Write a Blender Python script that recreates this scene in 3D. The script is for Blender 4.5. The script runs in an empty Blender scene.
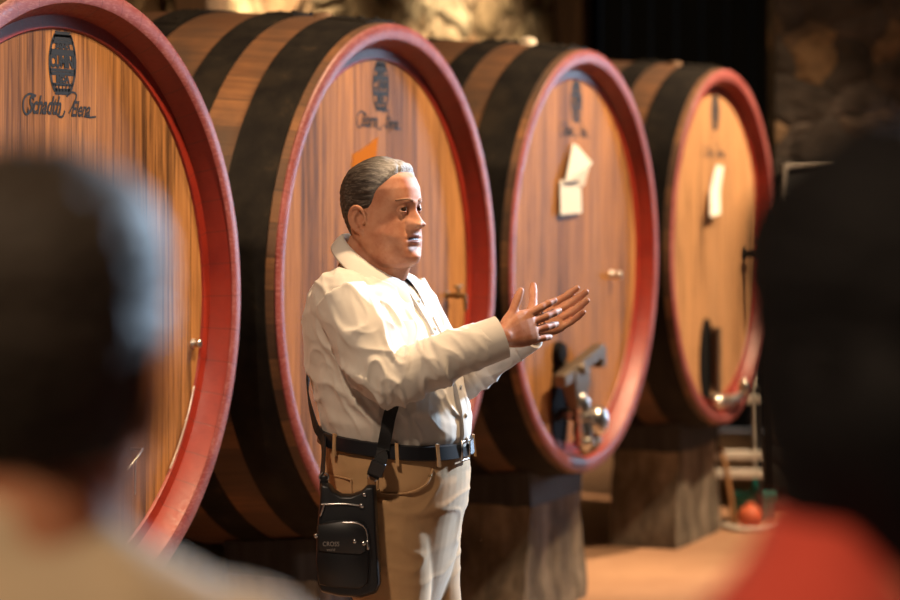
import bpy, bmesh, math, random
import numpy as np
from mathutils import Vector, Matrix, noise

random.seed(7)
SC = bpy.context.scene
COL = SC.collection
PI = math.pi

# ------------------------------------------------------------------ helpers
def new_mesh(name, verts, faces, smooth=True):
    me = bpy.data.meshes.new(name)
    me.from_pydata([tuple(map(float, v)) for v in verts], [], [tuple(map(int, f)) for f in faces])
    me.validate()
    bm = bmesh.new(); bm.from_mesh(me)
    bmesh.ops.recalc_face_normals(bm, faces=bm.faces)
    bm.to_mesh(me); bm.free()
    if smooth:
        me.polygons.foreach_set('use_smooth', [True] * len(me.polygons))
    return me

def link(name, me, parent=None):
    o = bpy.data.objects.new(name, me); COL.objects.link(o)
    if parent is not None: o.parent = parent
    return o

class MB:
    """collects closed shapes for one mesh"""
    def __init__(s): s.v = []; s.f = []
    def add(s, vf):
        v, f = vf; b = len(s.v)
        s.v += [tuple(map(float, p)) for p in v]; s.f += [tuple(i + b for i in q) for q in f]
        return s
    def build(s, name, mat=None, parent=None, smooth=True, auto=None, off=None):
        v = s.v
        if off is not None: v = [(a - off[0], b - off[1], c - off[2]) for a, b, c in v]
        me = new_mesh(name, v, s.f, smooth)
        if mat: me.materials.append(mat)
        o = link(name, me, parent)
        if auto is not None: sharp(o, auto)
        return o

def sharp(o, deg=35):
    me = o.data
    bm = bmesh.new(); bm.from_mesh(me)
    for e in bm.edges:
        if len(e.link_faces) == 2 and e.calc_face_angle(0) > math.radians(deg): e.smooth = False
    bm.to_mesh(me); bm.free()

def bevel(o, w=0.004, seg=2):
    m = o.modifiers.new('bevel', 'BEVEL'); m.width = w; m.segments = seg; m.limit_method = 'ANGLE'
    return o

def tag(o, label=None, cat=None, group=None, kind=None):
    if label: o['label'] = label
    if cat: o['category'] = cat
    if group: o['group'] = group
    if kind: o['kind'] = kind
    return o

def empty(name, loc=(0, 0, 0), rz=0.0):
    o = bpy.data.objects.new(name, None); COL.objects.link(o)
    o.location = loc; o.rotation_euler = (0, 0, rz); o.empty_display_size = 0.1
    return o

def box(c, s, rot=None):
    x, y, z = s[0] / 2, s[1] / 2, s[2] / 2
    v = [Vector(q) for q in [(-x,-y,-z),(x,-y,-z),(x,y,-z),(-x,y,-z),(-x,-y,z),(x,-y,z),(x,y,z),(-x,y,z)]]
    if rot is not None: v = [rot @ q for q in v]
    v = [q + Vector(c) for q in v]
    return v, [(0,3,2,1),(4,5,6,7),(0,1,5,4),(1,2,6,5),(2,3,7,6),(3,0,4,7)]

def loft(rings, cap=True, closed=True):
    n = len(rings[0]); v = [tuple(p) for r in rings for p in r]; f = []
    for i in range(len(rings) - 1):
        for j in range(n if closed else n - 1):
            k = (j + 1) % n
            f.append((i*n + j, i*n + k, (i+1)*n + k, (i+1)*n + j))
    if cap:
        f.append(tuple(reversed(range(n)))); b = (len(rings) - 1) * n
        f.append(tuple(range(b, b + n)))
    return v, f

def frames(pts, up=None):
    pts = [Vector(p) for p in pts]; T = []
    for i in range(len(pts)):
        a = pts[max(i-1, 0)]; b = pts[min(i+1, len(pts)-1)]; T.append((b - a).normalized())
    u = Vector(up) if up is not None else (Vector((0,0,1)) if abs(T[0].z) < .9 else Vector((1,0,0)))
    out = []
    for t in T:
        u = u - t * u.dot(t)
        if u.length < 1e-6: u = t.orthogonal()
        u.normalize(); out.append((t, u.copy(), t.cross(u)))
    return pts, out

def tube(pts, rad, n=12, up=None, round_ends=True, flat=1.0):
    """rad: number / list of numbers / list of (ru, rv)"""
    if isinstance(rad, (int, float)): rad = [rad] * len(pts)
    rad = [(r, r * flat) if isinstance(r, (int, float)) else r for r in rad]
    pts, fr = frames(pts, up)
    P, R, F = list(pts), list(rad), list(fr)
    if round_ends:
        m0 = sum(R[0]) / 2; m1 = sum(R[-1]) / 2
        a, b = [], []
        for k, s in ((.95, .3), (.75, .66), (.4, .91)):
            a.append((P[0] - F[0][0] * m0 * k, (R[0][0] * s, R[0][1] * s), F[0]))
        for k, s in ((.4, .91), (.75, .66), (.95, .3)):
            b.append((P[-1] + F[-1][0] * m1 * k, (R[-1][0] * s, R[-1][1] * s), F[-1]))
        seq = a + list(zip(P, R, F)) + b
    else: seq = list(zip(P, R, F))
    rings = []
    for p, (ru, rv), (t, u, w) in seq:
        rings.append([p + u * (ru * math.cos(2*PI*j/n)) + w * (rv * math.sin(2*PI*j/n)) for j in range(n)])
    return loft(rings)

def ellipsoid(c, r, rot=None, nu=20, nv=12):
    rings = []
    for i in range(nv + 1):
        a = -PI/2 + PI * (i + .02 * (i == 0) - .02 * (i == nv)) / nv
        ring = []
        for j in range(nu):
            b = 2*PI*j/nu
            q = Vector((r[0]*math.cos(a)*math.cos(b), r[1]*math.cos(a)*math.sin(b), r[2]*math.sin(a)))
            if rot is not None: q = rot @ q
            ring.append(q + Vector(c))
        rings.append(ring)
    return loft(rings)

def revolve_y(prof, n=128, cap=False):
    """prof: list of (radius, y); axis is local y"""
    rings = [[(r*math.sin(2*PI*j/n), y, r*math.cos(2*PI*j/n)) for j in range(n)] for r, y in prof]
    return loft(rings, cap=cap)

def lathe(c, d, prof, n=20):
    """closed lathe about direction d from point c, prof (radius, distance)"""
    d = Vector(d).normalized(); u = d.orthogonal().normalized(); w = d.cross(u); c = Vector(c)
    rings = [[c + d*h + (u*math.cos(2*PI*j/n) + w*math.sin(2*PI*j/n))*max(r, 1e-4) for j in range(n)] for r, h in prof]
    return loft(rings)

def smooth_poly(pts, k=8):
    """Catmull-Rom through points"""
    P = [Vector(p) for p in pts]; P = [P[0]*2 - P[1]] + P + [P[-1]*2 - P[-2]]; out = []
    for i in range(1, len(P) - 2):
        for j in range(k):
            t = j / k; a, b, c, d = P[i-1], P[i], P[i+1], P[i+2]
            out.append(.5*((2*b) + (c-a)*t + (2*a-5*b+4*c-d)*t*t + (3*b-a-3*c+d)*t**3))
    out.append(P[-2]); return out

def interp(x, xs, ys): return float(np.interp(x, xs, ys))

def remesh(vf_list, voxel, smooth_iter=4, factor=.5):
    m = MB()
    for vf in vf_list: m.add(vf)
    me = new_mesh('tmp', m.v, m.f)
    o = link('tmp', me)
    r = o.modifiers.new('r', 'REMESH'); r.mode = 'VOXEL'; r.voxel_size = voxel
    if smooth_iter:
        s = o.modifiers.new('s', 'SMOOTH'); s.iterations = smooth_iter; s.factor = factor
    dg = bpy.context.evaluated_depsgraph_get(); dg.update()
    res = bpy.data.meshes.new_from_object(o.evaluated_get(dg))
    bpy.data.objects.remove(o); bpy.data.meshes.remove(me)
    res.polygons.foreach_set('use_smooth', [True] * len(res.polygons))
    return res

def get_v(me):
    a = np.empty(len(me.vertices) * 3); me.vertices.foreach_get('co', a); return a.reshape(-1, 3)
def get_n(me):
    a = np.empty(len(me.vertices) * 3); me.vertices.foreach_get('normal', a); return a.reshape(-1, 3)
def set_v(me, a):
    me.vertices.foreach_set('co', np.ascontiguousarray(a).ravel()); me.update()

def sstep(a, b, x):
    t = np.clip((x - a) / (b - a), 0, 1); return t*t*(3 - 2*t)

# ------------------------------------------------------------------ materials
def mat(name, col=(.5,.5,.5), rough=.6, metal=0.0, spec=.5, **kw):
    m = bpy.data.materials.new(name); m.use_nodes = True
    b = m.node_tree.nodes['Principled BSDF']
    b.inputs['Base Color'].default_value = (*col, 1); b.inputs['Roughness'].default_value = rough
    b.inputs['Metallic'].default_value = metal; b.inputs['Specular IOR Level'].default_value = spec
    for k, v in kw.items(): b.inputs[k].default_value = v
    return m

class NT:
    def __init__(s, m): s.t = m.node_tree; s.b = s.t.nodes['Principled BSDF']
    def n(s, typ, **kw):
        q = s.t.nodes.new(typ)
        for k, v in kw.items(): setattr(q, k, v)
        return q
    def l(s, a, b): s.t.links.new(a, b)
    def coord(s, scale=(1,1,1), loc=(0,0,0), out='Object', rand=False):
        c = s.n('ShaderNodeTexCoord'); mp = s.n('ShaderNodeMapping')
        mp.inputs['Scale'].default_value = scale; mp.inputs['Location'].default_value = loc
        src = c.outputs[out]
        if rand:
            oi = s.n('ShaderNodeObjectInfo'); mu = s.n('ShaderNodeVectorMath', operation='MULTIPLY_ADD')
            mu.inputs[0].default_value = (1,1,1)
            cb = s.n('ShaderNodeCombineXYZ'); ml = s.n('ShaderNodeMath', operation='MULTIPLY'); ml.inputs[1].default_value = 13.0
            s.l(oi.outputs['Random'], ml.inputs[0]); s.l(ml.outputs[0], cb.inputs[2]); s.l(ml.outputs[0], cb.inputs[1])
            ad = s.n('ShaderNodeVectorMath', operation='ADD'); s.l(src, ad.inputs[0]); s.l(cb.outputs[0], ad.inputs[1]); src = ad.outputs[0]
        s.l(src, mp.inputs[0]); return mp.outputs[0]
    def noise(s, vec, scale=5, detail=4, rough=.55, dist=0):
        q = s.n('ShaderNodeTexNoise'); q.inputs['Scale'].default_value = scale; q.inputs['Detail'].default_value = detail
        q.inputs['Roughness'].default_value = rough; q.inputs['Distortion'].default_value = dist
        if vec is not None: s.l(vec, q.inputs['Vector'])
        return q.outputs[0]
    def ramp(s, fac, stops, interp='LINEAR'):
        q = s.n('ShaderNodeValToRGB'); q.color_ramp.interpolation = interp
        e = q.color_ramp.elements
        while len(e) < len(stops): e.new(.5)
        for i, (p, c) in enumerate(stops):
            e[i].position = p; e[i].color = (*c, 1) if len(c) == 3 else c
        s.l(fac, q.inputs[0]); return q.outputs[0]
    def mix(s, fac, a, b, mode='MIX'):
        q = s.n('ShaderNodeMix', data_type='RGBA', blend_type=mode)
        if isinstance(fac, (int, float)): q.inputs[0].default_value = fac
        else: s.l(fac, q.inputs[0])
        for i, x in ((6, a), (7, b)):
            if isinstance(x, tuple): q.inputs[i].default_value = (*x, 1)
            else: s.l(x, q.inputs[i])
        return q.outputs[2]
    def math(s, op, a, b=None, clamp=False):
        q = s.n('ShaderNodeMath', operation=op); q.use_clamp = clamp
        for i, x in enumerate((a, b)):
            if x is None: continue
            if isinstance(x, (int, float)): q.inputs[i].default_value = x
            else: s.l(x, q.inputs[i])
        return q.outputs[0]
    def color(s, c): s.l(c, s.b.inputs['Base Color'])
    def rough(s, c): s.l(c, s.b.inputs['Roughness'])
    def bump(s, h, strength=.4, dist=.01):
        q = s.n('ShaderNodeBump'); q.inputs['Strength'].default_value = strength; q.inputs['Distance'].default_value = dist
        s.l(h, q.inputs['Height']); s.l(q.outputs[0], s.b.inputs['Normal'])
    def sep(s, v):
        q = s.n('ShaderNodeSeparateXYZ'); s.l(v, q.inputs[0]); return q.outputs

def G(x): return (x, x, x)

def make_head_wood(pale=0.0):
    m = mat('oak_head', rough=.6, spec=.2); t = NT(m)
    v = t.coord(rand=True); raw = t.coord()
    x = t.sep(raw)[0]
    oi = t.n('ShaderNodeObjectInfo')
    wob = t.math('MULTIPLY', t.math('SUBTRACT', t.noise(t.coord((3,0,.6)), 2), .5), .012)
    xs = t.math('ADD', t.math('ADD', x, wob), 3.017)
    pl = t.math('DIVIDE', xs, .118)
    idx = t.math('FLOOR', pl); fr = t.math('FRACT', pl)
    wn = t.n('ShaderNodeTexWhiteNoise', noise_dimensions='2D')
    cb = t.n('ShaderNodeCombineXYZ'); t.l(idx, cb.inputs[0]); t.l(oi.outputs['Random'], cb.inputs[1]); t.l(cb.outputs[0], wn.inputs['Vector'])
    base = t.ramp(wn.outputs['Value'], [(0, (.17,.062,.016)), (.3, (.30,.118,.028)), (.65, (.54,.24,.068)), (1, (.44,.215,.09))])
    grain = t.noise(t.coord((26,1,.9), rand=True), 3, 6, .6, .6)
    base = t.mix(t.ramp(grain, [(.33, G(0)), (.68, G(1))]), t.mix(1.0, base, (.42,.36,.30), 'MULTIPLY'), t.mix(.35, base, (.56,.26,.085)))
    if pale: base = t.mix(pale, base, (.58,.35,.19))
    st = t.noise(t.coord((34,1,1.0), loc=(3,0,7), rand=True), 1.6, 5, .62, .4)
    st2 = t.noise(t.coord((2.2,1,1.0), loc=(1,5,2), rand=True), 1.6, 3)
    dark = t.math('MULTIPLY', t.ramp(st, [(.50, G(0)), (.62, G(1))]), t.ramp(st2, [(.38, G(.2)), (.60, G(1))]))
    base = t.mix(t.math('MULTIPLY', dark, .9), base, (.045,.020,.010))
    gap = t.math('LESS_THAN', fr, .022)
    base = t.mix(t.math('MULTIPLY', gap, .8), base, (.03,.015,.008))
    t.color(base)
    t.rough(t.ramp(grain, [(0, G(.5)), (1, G(.65))]))
    t.bump(t.math('SUBTRACT', grain, t.math('MULTIPLY', gap, .8)), .22, .004)
    return m

def make_stave_wood():
    m = mat('weathered_oak_staves', rough=.68); t = NT(m)
    raw = t.coord(); s = t.sep(raw)
    ang = t.math('ARCTAN2', s[0], s[2])
    pl = t.math('MULTIPLY', ang, 52/(2*PI)); fr = t.math('FRACT', t.math('ADD', pl, 100.0)); idx = t.math('FLOOR', pl)
    wn = t.n('ShaderNodeTexWhiteNoise', noise_dimensions='1D'); t.l(idx, wn.inputs['W'])
    base = t.ramp(wn.outputs['Value'], [(0, (.10,.042,.016)), (.5, (.18,.078,.028)), (1, (.31,.135,.045))])
    cb = t.n('ShaderNodeCombineXYZ'); t.l(t.math('MULTIPLY', ang, 30.0), cb.inputs[0]); t.l(t.math('MULTIPLY', s[1], 2.0), cb.inputs[1])
    g = t.noise(cb.outputs[0], 1.4, 6, .6, .5)
    base = t.mix(t.ramp(g, [(.3, G(0)), (.7, G(1))]), t.mix(1.0, base, (.5,.45,.4), 'MULTIPLY'), base)
    blot = t.noise(t.coord(rand=True), 3.0, 5)
    base = t.mix(t.ramp(blot, [(.42, G(0)), (.68, G(.85))]), base, (.045,.026,.016))
    gap = t.math('LESS_THAN', fr, .035)
    base = t.mix(t.math('MULTIPLY', gap, .6), base, (.02,.012,.008))
    t.color(base); t.bump(t.math('SUBTRACT', g, gap), .35, .006)
    return m

def make_red(front):
    m = mat('worn_red_paint_front' if front else 'red_paint', rough=.5); t = NT(m)
    a = t.noise(t.coord((1,1,1), rand=True), 7, 6, .65)
    b = t.noise(t.coord((9,9,40)), 6, 4)
    s = t.sep(t.coord()); ang = t.math('ARCTAN2', s[0], s[2])
    fr = t.math('FRACT', t.math('ADD', t.math('MULTIPLY', ang, 52/(2*PI)), 100.0)); gap = t.math('LESS_THAN', fr, .035)
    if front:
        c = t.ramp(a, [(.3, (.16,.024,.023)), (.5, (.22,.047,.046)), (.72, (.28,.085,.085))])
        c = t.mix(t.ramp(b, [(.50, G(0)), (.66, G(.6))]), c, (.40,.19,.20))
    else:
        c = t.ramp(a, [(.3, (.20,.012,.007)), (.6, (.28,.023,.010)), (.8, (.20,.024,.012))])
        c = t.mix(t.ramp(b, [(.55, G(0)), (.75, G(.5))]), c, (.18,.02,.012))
    c = t.mix(t.math('MULTIPLY', gap, .55), c, (.10,.018,.014))
    t.color(c); t.rough(t.ramp(b, [(.3, G(.36)), (.7, G(.56))])); t.bump(t.math('SUBTRACT', a, gap), .2, .004)
    return m

def make_iron():
    m = mat('dark_hoop_iron', rough=.7, metal=.0, spec=.12); t = NT(m)
    a = t.noise(t.coord(rand=True), 9, 8, .7); b = t.noise(t.coord(rand=True), 3, 4)
    c = t.ramp(a, [(.4, (.006,.005,.005)), (.6, (.013,.011,.009)), (.75, (.040,.027,.016))])
    c = t.mix(t.ramp(b, [(.55, G(0)), (.75, G(.5))]), c, (.045,.033,.021))
    t.color(c); t.bump(a, .3, .004); return m

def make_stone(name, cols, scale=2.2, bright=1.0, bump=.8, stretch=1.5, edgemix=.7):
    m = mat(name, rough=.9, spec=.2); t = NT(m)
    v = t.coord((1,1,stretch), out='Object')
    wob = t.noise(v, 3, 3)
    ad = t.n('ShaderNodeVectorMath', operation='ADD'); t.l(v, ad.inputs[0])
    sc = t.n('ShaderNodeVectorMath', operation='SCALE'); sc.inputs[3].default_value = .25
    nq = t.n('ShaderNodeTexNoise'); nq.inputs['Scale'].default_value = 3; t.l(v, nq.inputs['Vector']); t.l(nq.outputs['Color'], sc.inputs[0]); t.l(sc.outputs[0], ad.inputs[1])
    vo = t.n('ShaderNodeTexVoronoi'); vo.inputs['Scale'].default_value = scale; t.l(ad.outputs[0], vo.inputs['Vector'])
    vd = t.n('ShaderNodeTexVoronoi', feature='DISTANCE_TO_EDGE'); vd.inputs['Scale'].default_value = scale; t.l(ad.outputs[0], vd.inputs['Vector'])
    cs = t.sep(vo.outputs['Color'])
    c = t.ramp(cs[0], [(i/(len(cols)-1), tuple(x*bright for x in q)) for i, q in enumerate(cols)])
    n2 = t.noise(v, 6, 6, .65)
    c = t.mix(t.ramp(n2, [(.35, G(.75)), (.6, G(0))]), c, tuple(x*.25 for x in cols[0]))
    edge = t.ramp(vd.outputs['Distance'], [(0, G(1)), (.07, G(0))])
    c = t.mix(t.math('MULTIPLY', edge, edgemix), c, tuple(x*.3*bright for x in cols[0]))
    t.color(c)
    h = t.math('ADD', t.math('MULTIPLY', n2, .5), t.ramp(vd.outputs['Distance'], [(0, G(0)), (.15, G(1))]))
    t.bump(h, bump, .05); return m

M = {}
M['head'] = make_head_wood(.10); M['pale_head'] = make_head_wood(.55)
M['stave'] = make_stave_wood()
M['redf'] = make_red(True); M['red'] = make_red(False)
M['iron'] = make_iron()
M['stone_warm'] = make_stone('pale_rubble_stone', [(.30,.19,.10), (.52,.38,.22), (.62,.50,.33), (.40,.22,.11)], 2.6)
M['stone_dark'] = make_stone('dark_rubble_stone', [(.040,.032,.028), (.065,.050,.040), (.085,.068,.060), (.20,.12,.06)], 3.0, .9, .4, edgemix=.15)  # dark rubble with a few warmer stones at random
M['plaster'] = make_stone('old_plaster', [(.30,.26,.22), (.34,.30,.25)], 1.2, .8, .3)

m = mat('terracotta_screed', rough=.55); t = NT(m)
a = t.noise(t.coord(), 1.3, 6, .6); b = t.noise(t.coord(), 16, 5)
c = t.ramp(a, [(.3, (.33,.175,.10)), (.55, (.43,.245,.145)), (.75, (.48,.29,.175))])
t.color(t.mix(t.ramp(b, [(.5, G(0)), (.8, G(.35))]), c, (.30,.17,.10))); t.bump(b, .1, .004); M['floor'] = m

m = mat('stand_stone', rough=.85, spec=.25); t = NT(m)
a = t.noise(t.coord((1,1,.5), rand=True), 7, 7, .65); b = t.noise(t.coord((5,5,.5)), 2.2, 4)
c = t.ramp(a, [(.3, (.045,.037,.030)), (.5, (.15,.125,.10)), (.72, (.31,.27,.22))])
t.color(t.mix(t.ramp(b, [(.45, G(0)), (.65, G(.65))]), c, (.05,.04,.03))); t.bump(a, .7, .02); M['stand'] = m

m = mat('blackened_saddle_wood', rough=.7); t = NT(m)
a = t.noise(t.coord((12,12,1)), 2, 5); t.color(t.ramp(a, [(.35, (.006,.006,.009)), (.7, (.026,.025,.030))])); t.bump(a, .3, .006); M['saddle'] = m

m = mat('doorway_darkness', rough=.75, spec=.2); t = NT(m)  # near-black: the shade of the unlit opening is put into the colour
t.color(t.ramp(t.noise(t.coord((14,1,1)), 1.5, 5), [(.3, (.003,.005,.007)), (.7, (.007,.010,.013))])); M['doorway_dark'] = m
m = mat('old_timber', rough=.7); t = NT(m)
a = t.noise(t.coord((12,12,.7)), 3, 6, .6); t.color(t.ramp(a, [(.3, (.05,.025,.012)), (.7, (.16,.085,.04))])); t.bump(a, .4, .008); M['timber'] = m

def fabric(name, col, col2, scale=900, rough=.85):
    m = mat(name, rough=rough, spec=.25); m.node_tree.nodes['Principled BSDF'].inputs['Sheen Weight'].default_value = .25
    t = NT(m); a = t.noise(t.coord(), 14, 5); b = t.noise(t.coord((1,1,1)), scale, 2)
    t.color(t.mix(t.ramp(a, [(.3, G(0)), (.7, G(1))]), col, col2)); t.bump(b, .12, .001); return m
M['shirt'] = fabric('cream_cotton_shirt', (.60,.54,.47), (.66,.605,.535))
M['chino'] = fabric('tan_cotton_twill', (.47,.275,.125), (.53,.315,.15))
M['tan_tee'] = fabric('beige_cotton', (.47,.37,.25), (.52,.42,.30))
M['red_top'] = fabric('red_jersey', (.50,.055,.035), (.56,.07,.045))
M['denim'] = fabric('dark_denim', (.03,.04,.07), (.04,.055,.09))

m = mat('skin_tanned', (.50,.23,.135), .6, spec=.25); t = NT(m)
a = t.noise(t.coord(), 24, 5, .6); t.color(t.ramp(a, [(.3, (.36,.125,.065)), (.5, (.45,.195,.110)), (.75, (.54,.27,.165))]))
t.b.inputs['Subsurface Weight'].default_value = .12; t.b.inputs['Subsurface Radius'].default_value = (.01,.004,.002)
t.bump(t.noise(t.coord(), 260, 3), .12, .001); M['skin'] = m
M['lips'] = mat('lip_skin', (.42,.155,.10), .6, spec=.25)
M['mouth'] = mat('mouth_dark', (.05,.012,.010), .5)
def hairm(name, stops, sc=(26,170,120)):
    m = mat(name, rough=.7, spec=.1); t = NT(m)
    a = t.noise(t.coord(sc), 1.0, 5, .65, .3); t.color(t.ramp(a, stops)); t.bump(a, .6, .003); return m
m = mat('grey_hair', rough=.6, spec=.25); t = NT(m)
a = t.noise(t.coord((30,260,200)), 1.0, 6, .7, .3); back = t.ramp(a, [(.34, (.018,.013,.010)), (.52, (.050,.038,.030)), (.70, (.17,.145,.125))])
front = t.ramp(a, [(.3, (.20,.18,.16)), (.6, (.50,.48,.46))])  # front whitened: cool light falling on the hair is painted in
fx = t.math('ADD', t.sep(t.coord())[0], t.math('MULTIPLY', t.sep(t.coord())[2], .25))
t.color(t.mix(t.ramp(fx, [(.02, G(0)), (.115, G(1))]), back, front)); t.bump(a, .5, .003); M['grey_hair'] = m
M['brow'] = hairm('grey_brown_brow', [(.3, (.20,.095,.055)), (.7, (.33,.19,.12))]); M['brow'].node_tree.nodes['Principled BSDF'].inputs['Specular IOR Level'].default_value = .05
M['brown_hair'] = hairm('dark_brown_hair', [(.3, (.010,.007,.005)), (.7, (.035,.022,.013))])
M['brown_hair'].node_tree.nodes['Principled BSDF'].inputs['Specular IOR Level'].default_value = .3; M['brown_hair'].node_tree.nodes['Principled BSDF'].inputs['Roughness'].default_value = .62; M['brown_hair'].node_tree.nodes['Principled BSDF'].inputs['Sheen Weight'].default_value = .12
M['black_hair'] = hairm('black_hair', [(.3, (.004,.004,.005)), (.7, (.012,.011,.012))])
M['belt'] = mat('black_belt_leather', (.010,.010,.013), .38)
M['bag'] = mat('black_bag_leather', (.010,.010,.011), .42)
M['web'] = mat('black_webbing', (.009,.009,.010), .75)
M['tanleather'] = mat('tan_leather', (.30,.15,.06), .55)
M['steel'] = mat('polished_steel', (.62,.60,.57), .25, 1.0)
M['brass'] = mat('aged_brass', (.26,.17,.08), .45, .8)
M['bronze'] = mat('dull_bronze', (.17,.135,.10), .5, .6)
M['tin'] = mat('silvered_tap_metal', (.66,.63,.58), .28, 1.0)
M['black_iron'] = mat('black_iron', (.008,.008,.009), .75, spec=.1)
M['paper'] = mat('white_paper', (.80,.78,.74), .8)
M['ink'] = mat('stencil_ink', (.016,.024,.042), .7)
M['white_pl'] = mat('white_plastic', (.70,.66,.60), .5)
M['teal'] = mat('teal_plastic', (.0,.17,.15), .45)
M['orange'] = mat('orange_rubber', (.62,.13,.05), .55)
M['eyew'] = mat('eye_white', (.34,.26,.215), .3)
M['iris'] = mat('iris_brown', (.035,.018,.010), .15)
M['button'] = mat('shirt_button', (.62,.58,.52), .35)
M['shoe'] = mat('brown_shoe_leather', (.08,.04,.02), .45)
M['graymetal'] = mat('pale_metal_edge', (.42,.38,.34), .45, .6)
M['board'] = mat('black_slate', (.012,.014,.016), .55)
M['white_bung'] = mat('silicone_bung', (.72,.64,.52), .5)
M['patch'] = mat('bright_oak_patch', (.50,.17,.02), .8, spec=.05)
M['wire'] = mat('bright_wire', (.80,.76,.70), .3, .9)
M['dark_paint'] = mat('dark_enamel', (.02,.02,.022), .4)

# ------------------------------------------------------------------ camera
H = 1.70
cam_d = bpy.data.cameras.new('camera'); cam = bpy.data.objects.new('camera', cam_d); COL.objects.link(cam)
cam.location = (0, 0, H); cam.rotation_euler = (PI/2, 0, 0)
cam_d.sensor_width = 36; cam_d.lens = 96; cam_d.shift_y = -128/900
cam_d.clip_start = .05; cam_d.clip_end = 80
cam_d.dof.use_dof = True; cam_d.dof.focus_distance = 5.75; cam_d.dof.aperture_fstop = 2.4
cam_d.dof.aperture_blades = 0
SC.camera = cam

# ------------------------------------------------------------------ room shell
PH = math.radians(23.8)
PX, PY = math.sin(PH), math.cos(PH)          # along the row of casks
NX, NY = math.cos(PH), -math.sin(PH)         # the way the cask heads face

def slab(a, b, z0, z1, thick, name, material, res=.12, amp=.03, side=1):
    """rough wall from a to b (plan), visible face on the left of a->b if side=1"""
    a = Vector((a[0], a[1])); b = Vector((b[0], b[1])); L = (b - a).length; d = (b - a) / L
    nrm = Vector((-d.y, d.x)) * side
    nu = max(2, int(L/res)); nv = max(2, int((z1 - z0)/res)); V = []; F = []
    for j in range(nv + 1):
        for i in range(nu + 1):
            q = a + d * (L*i/nu); z = z0 + (z1 - z0)*j/nv
            h = amp * (noise.noise(Vector((L*i/nu*2.2, 3.1, z*3.2))) + .5*noise.noise(Vector((L*i/nu*6, 9.1, z*8))))
            V.append((q.x + nrm.x*h, q.y + nrm.y*h, z))
    w = nu + 1
    for j in range(nv):
        for i in range(nu): F.append((j*w+i, j*w+i+1, (j+1)*w+i+1, (j+1)*w+i))
    n0 = len(V)
    for q, z in ((a, z0), (b, z0), (b, z1), (a, z1)): V.append((q.x - nrm.x*thick, q.y - nrm.y*thick, z))
    F.append((n0+3, n0+2, n0+1, n0))
    bot = [i for i in range(w)]; top = [nv*w + i for i in range(w)]
    F.append(tuple(bot[::-1] + [n0, n0+1])[::1]); F.append(tuple(top + [n0+2, n0+3]))
    lf = [j*w for j in range(nv+1)]; rt = [j*w + nu for j in range(nv+1)]
    F.append(tuple(lf + [n0+3, n0])); F.append(tuple(rt[::-1] + [n0+1, n0+2]))
    me = new_mesh(name, V, F); me.materials.append(material)
    o = link(name, me); sharp(o, 50); tag(o, kind='structure'); return o

WA = (-3.04, 6.93)
def wl(t): return (WA[0] + PX*t, WA[1] + PY*t)
CEIL = 4.3
slab(wl(-12.5), wl(9.15), 0, CEIL, .4, 'wall_left', M['stone_warm'], .11, .035, side=-1)
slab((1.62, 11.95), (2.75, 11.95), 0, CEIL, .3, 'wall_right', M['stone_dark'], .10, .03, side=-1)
tag(MB().add(box((0.2, 6.5, -.05), (18.5, 24, .1))).build('floor', M['floor'], smooth=False), kind='structure')
tag(MB().add(box((0.2, 6.5, CEIL+.05), (18.5, 24, .1))).build('ceiling', M['plaster'], smooth=False), kind='structure')
# return wall of the doorway and planks closing it, the opening's darkness painted near-black
r0, r1 = Vector((1.64, 12.2)), Vector((2.14, 15.75))
d = (r1 - r0); ang = math.atan2(d.y, d.x)
o = MB().add(box((d.length/2, -.15, CEIL/2), (d.length, .3, CEIL))).build('wall_doorway', M['doorway_dark'], smooth=False)
o.location = (r0.x, r0.y, 0); o.rotation_euler = (0, 0, ang); tag(o, kind='structure')
dm = MB()
for i in range(9): dm.add(box((.74 + i*.165, 15.72, 2.12), (.158, .06, 4.2)))
o = dm.build('dark_backing_1', M['doorway_dark'], smooth=False); bevel(o, .006); tag(o, kind='structure')
o = MB().add(box((0, 0, CEIL/2), (.16, .22, CEIL))).build('trim_1', M['timber'], smooth=False)
o.location = (.775, 15.42, 0); o.rotation_euler = (0, 0, PI/2 - PH); bevel(o, .01); tag(o, kind='structure')
o = MB().add(box((0, 0, CEIL/2), (.17, .2, CEIL))).build('trim_2', M['timber'], smooth=False)
q = wl(4.45); o.location = (q[0] + NX*.12, q[1] + NY*.12, 0); o.rotation_euler = (0, 0, -PH); bevel(o, .01); tag(o, kind='structure')
# wall behind the camera
tag(MB().add(box((-.9, -4.6, CEIL/2), (14, .3, CEIL))).build('wall_near', M['plaster'], smooth=False), kind='structure')
# side wall, alcove and the daylight window beyond the stone pier
XW, YW = 6.8, 15.2
wx0, wx1, wz0, wz1 = 4.0, 6.3, .6, 3.3
tag(MB().add(box((XW+.15, (-4.45+YW+.3)/2, CEIL/2), (.3, YW+.3+4.45, CEIL))).build('wall_side', M['plaster'], smooth=False), kind='structure')
wm = MB()
wm.add(box(((2.2+wx0)/2, YW+.15, CEIL/2), (wx0-2.2, .3, CEIL)))
wm.add(box(((wx1+XW)/2, YW+.15, CEIL/2), (XW-wx1, .3, CEIL)))
wm.add(box(((wx0+wx1)/2, YW+.15, wz0/2), (wx1-wx0, .3, wz0)))
wm.add(box(((wx0+wx1)/2, YW+.15, (wz1+CEIL)/2), (wx1-wx0, .3, CEIL-wz1)))
tag(wm.build('wall_window', M['plaster'], smooth=False), kind='structure')
fm = MB()
for x in (wx0+.04, (wx0+wx1)/2, wx1-.04): fm.add(box((x, YW+.15, (wz0+wz1)/2), (.07, .08, wz1-wz0)))
for z in (wz0+.04, (wz0+wz1)/2, wz1-.04): fm.add(box(((wx0+wx1)/2, YW+.15, z), (wx1-wx0-.08, .08, .06)))
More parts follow.
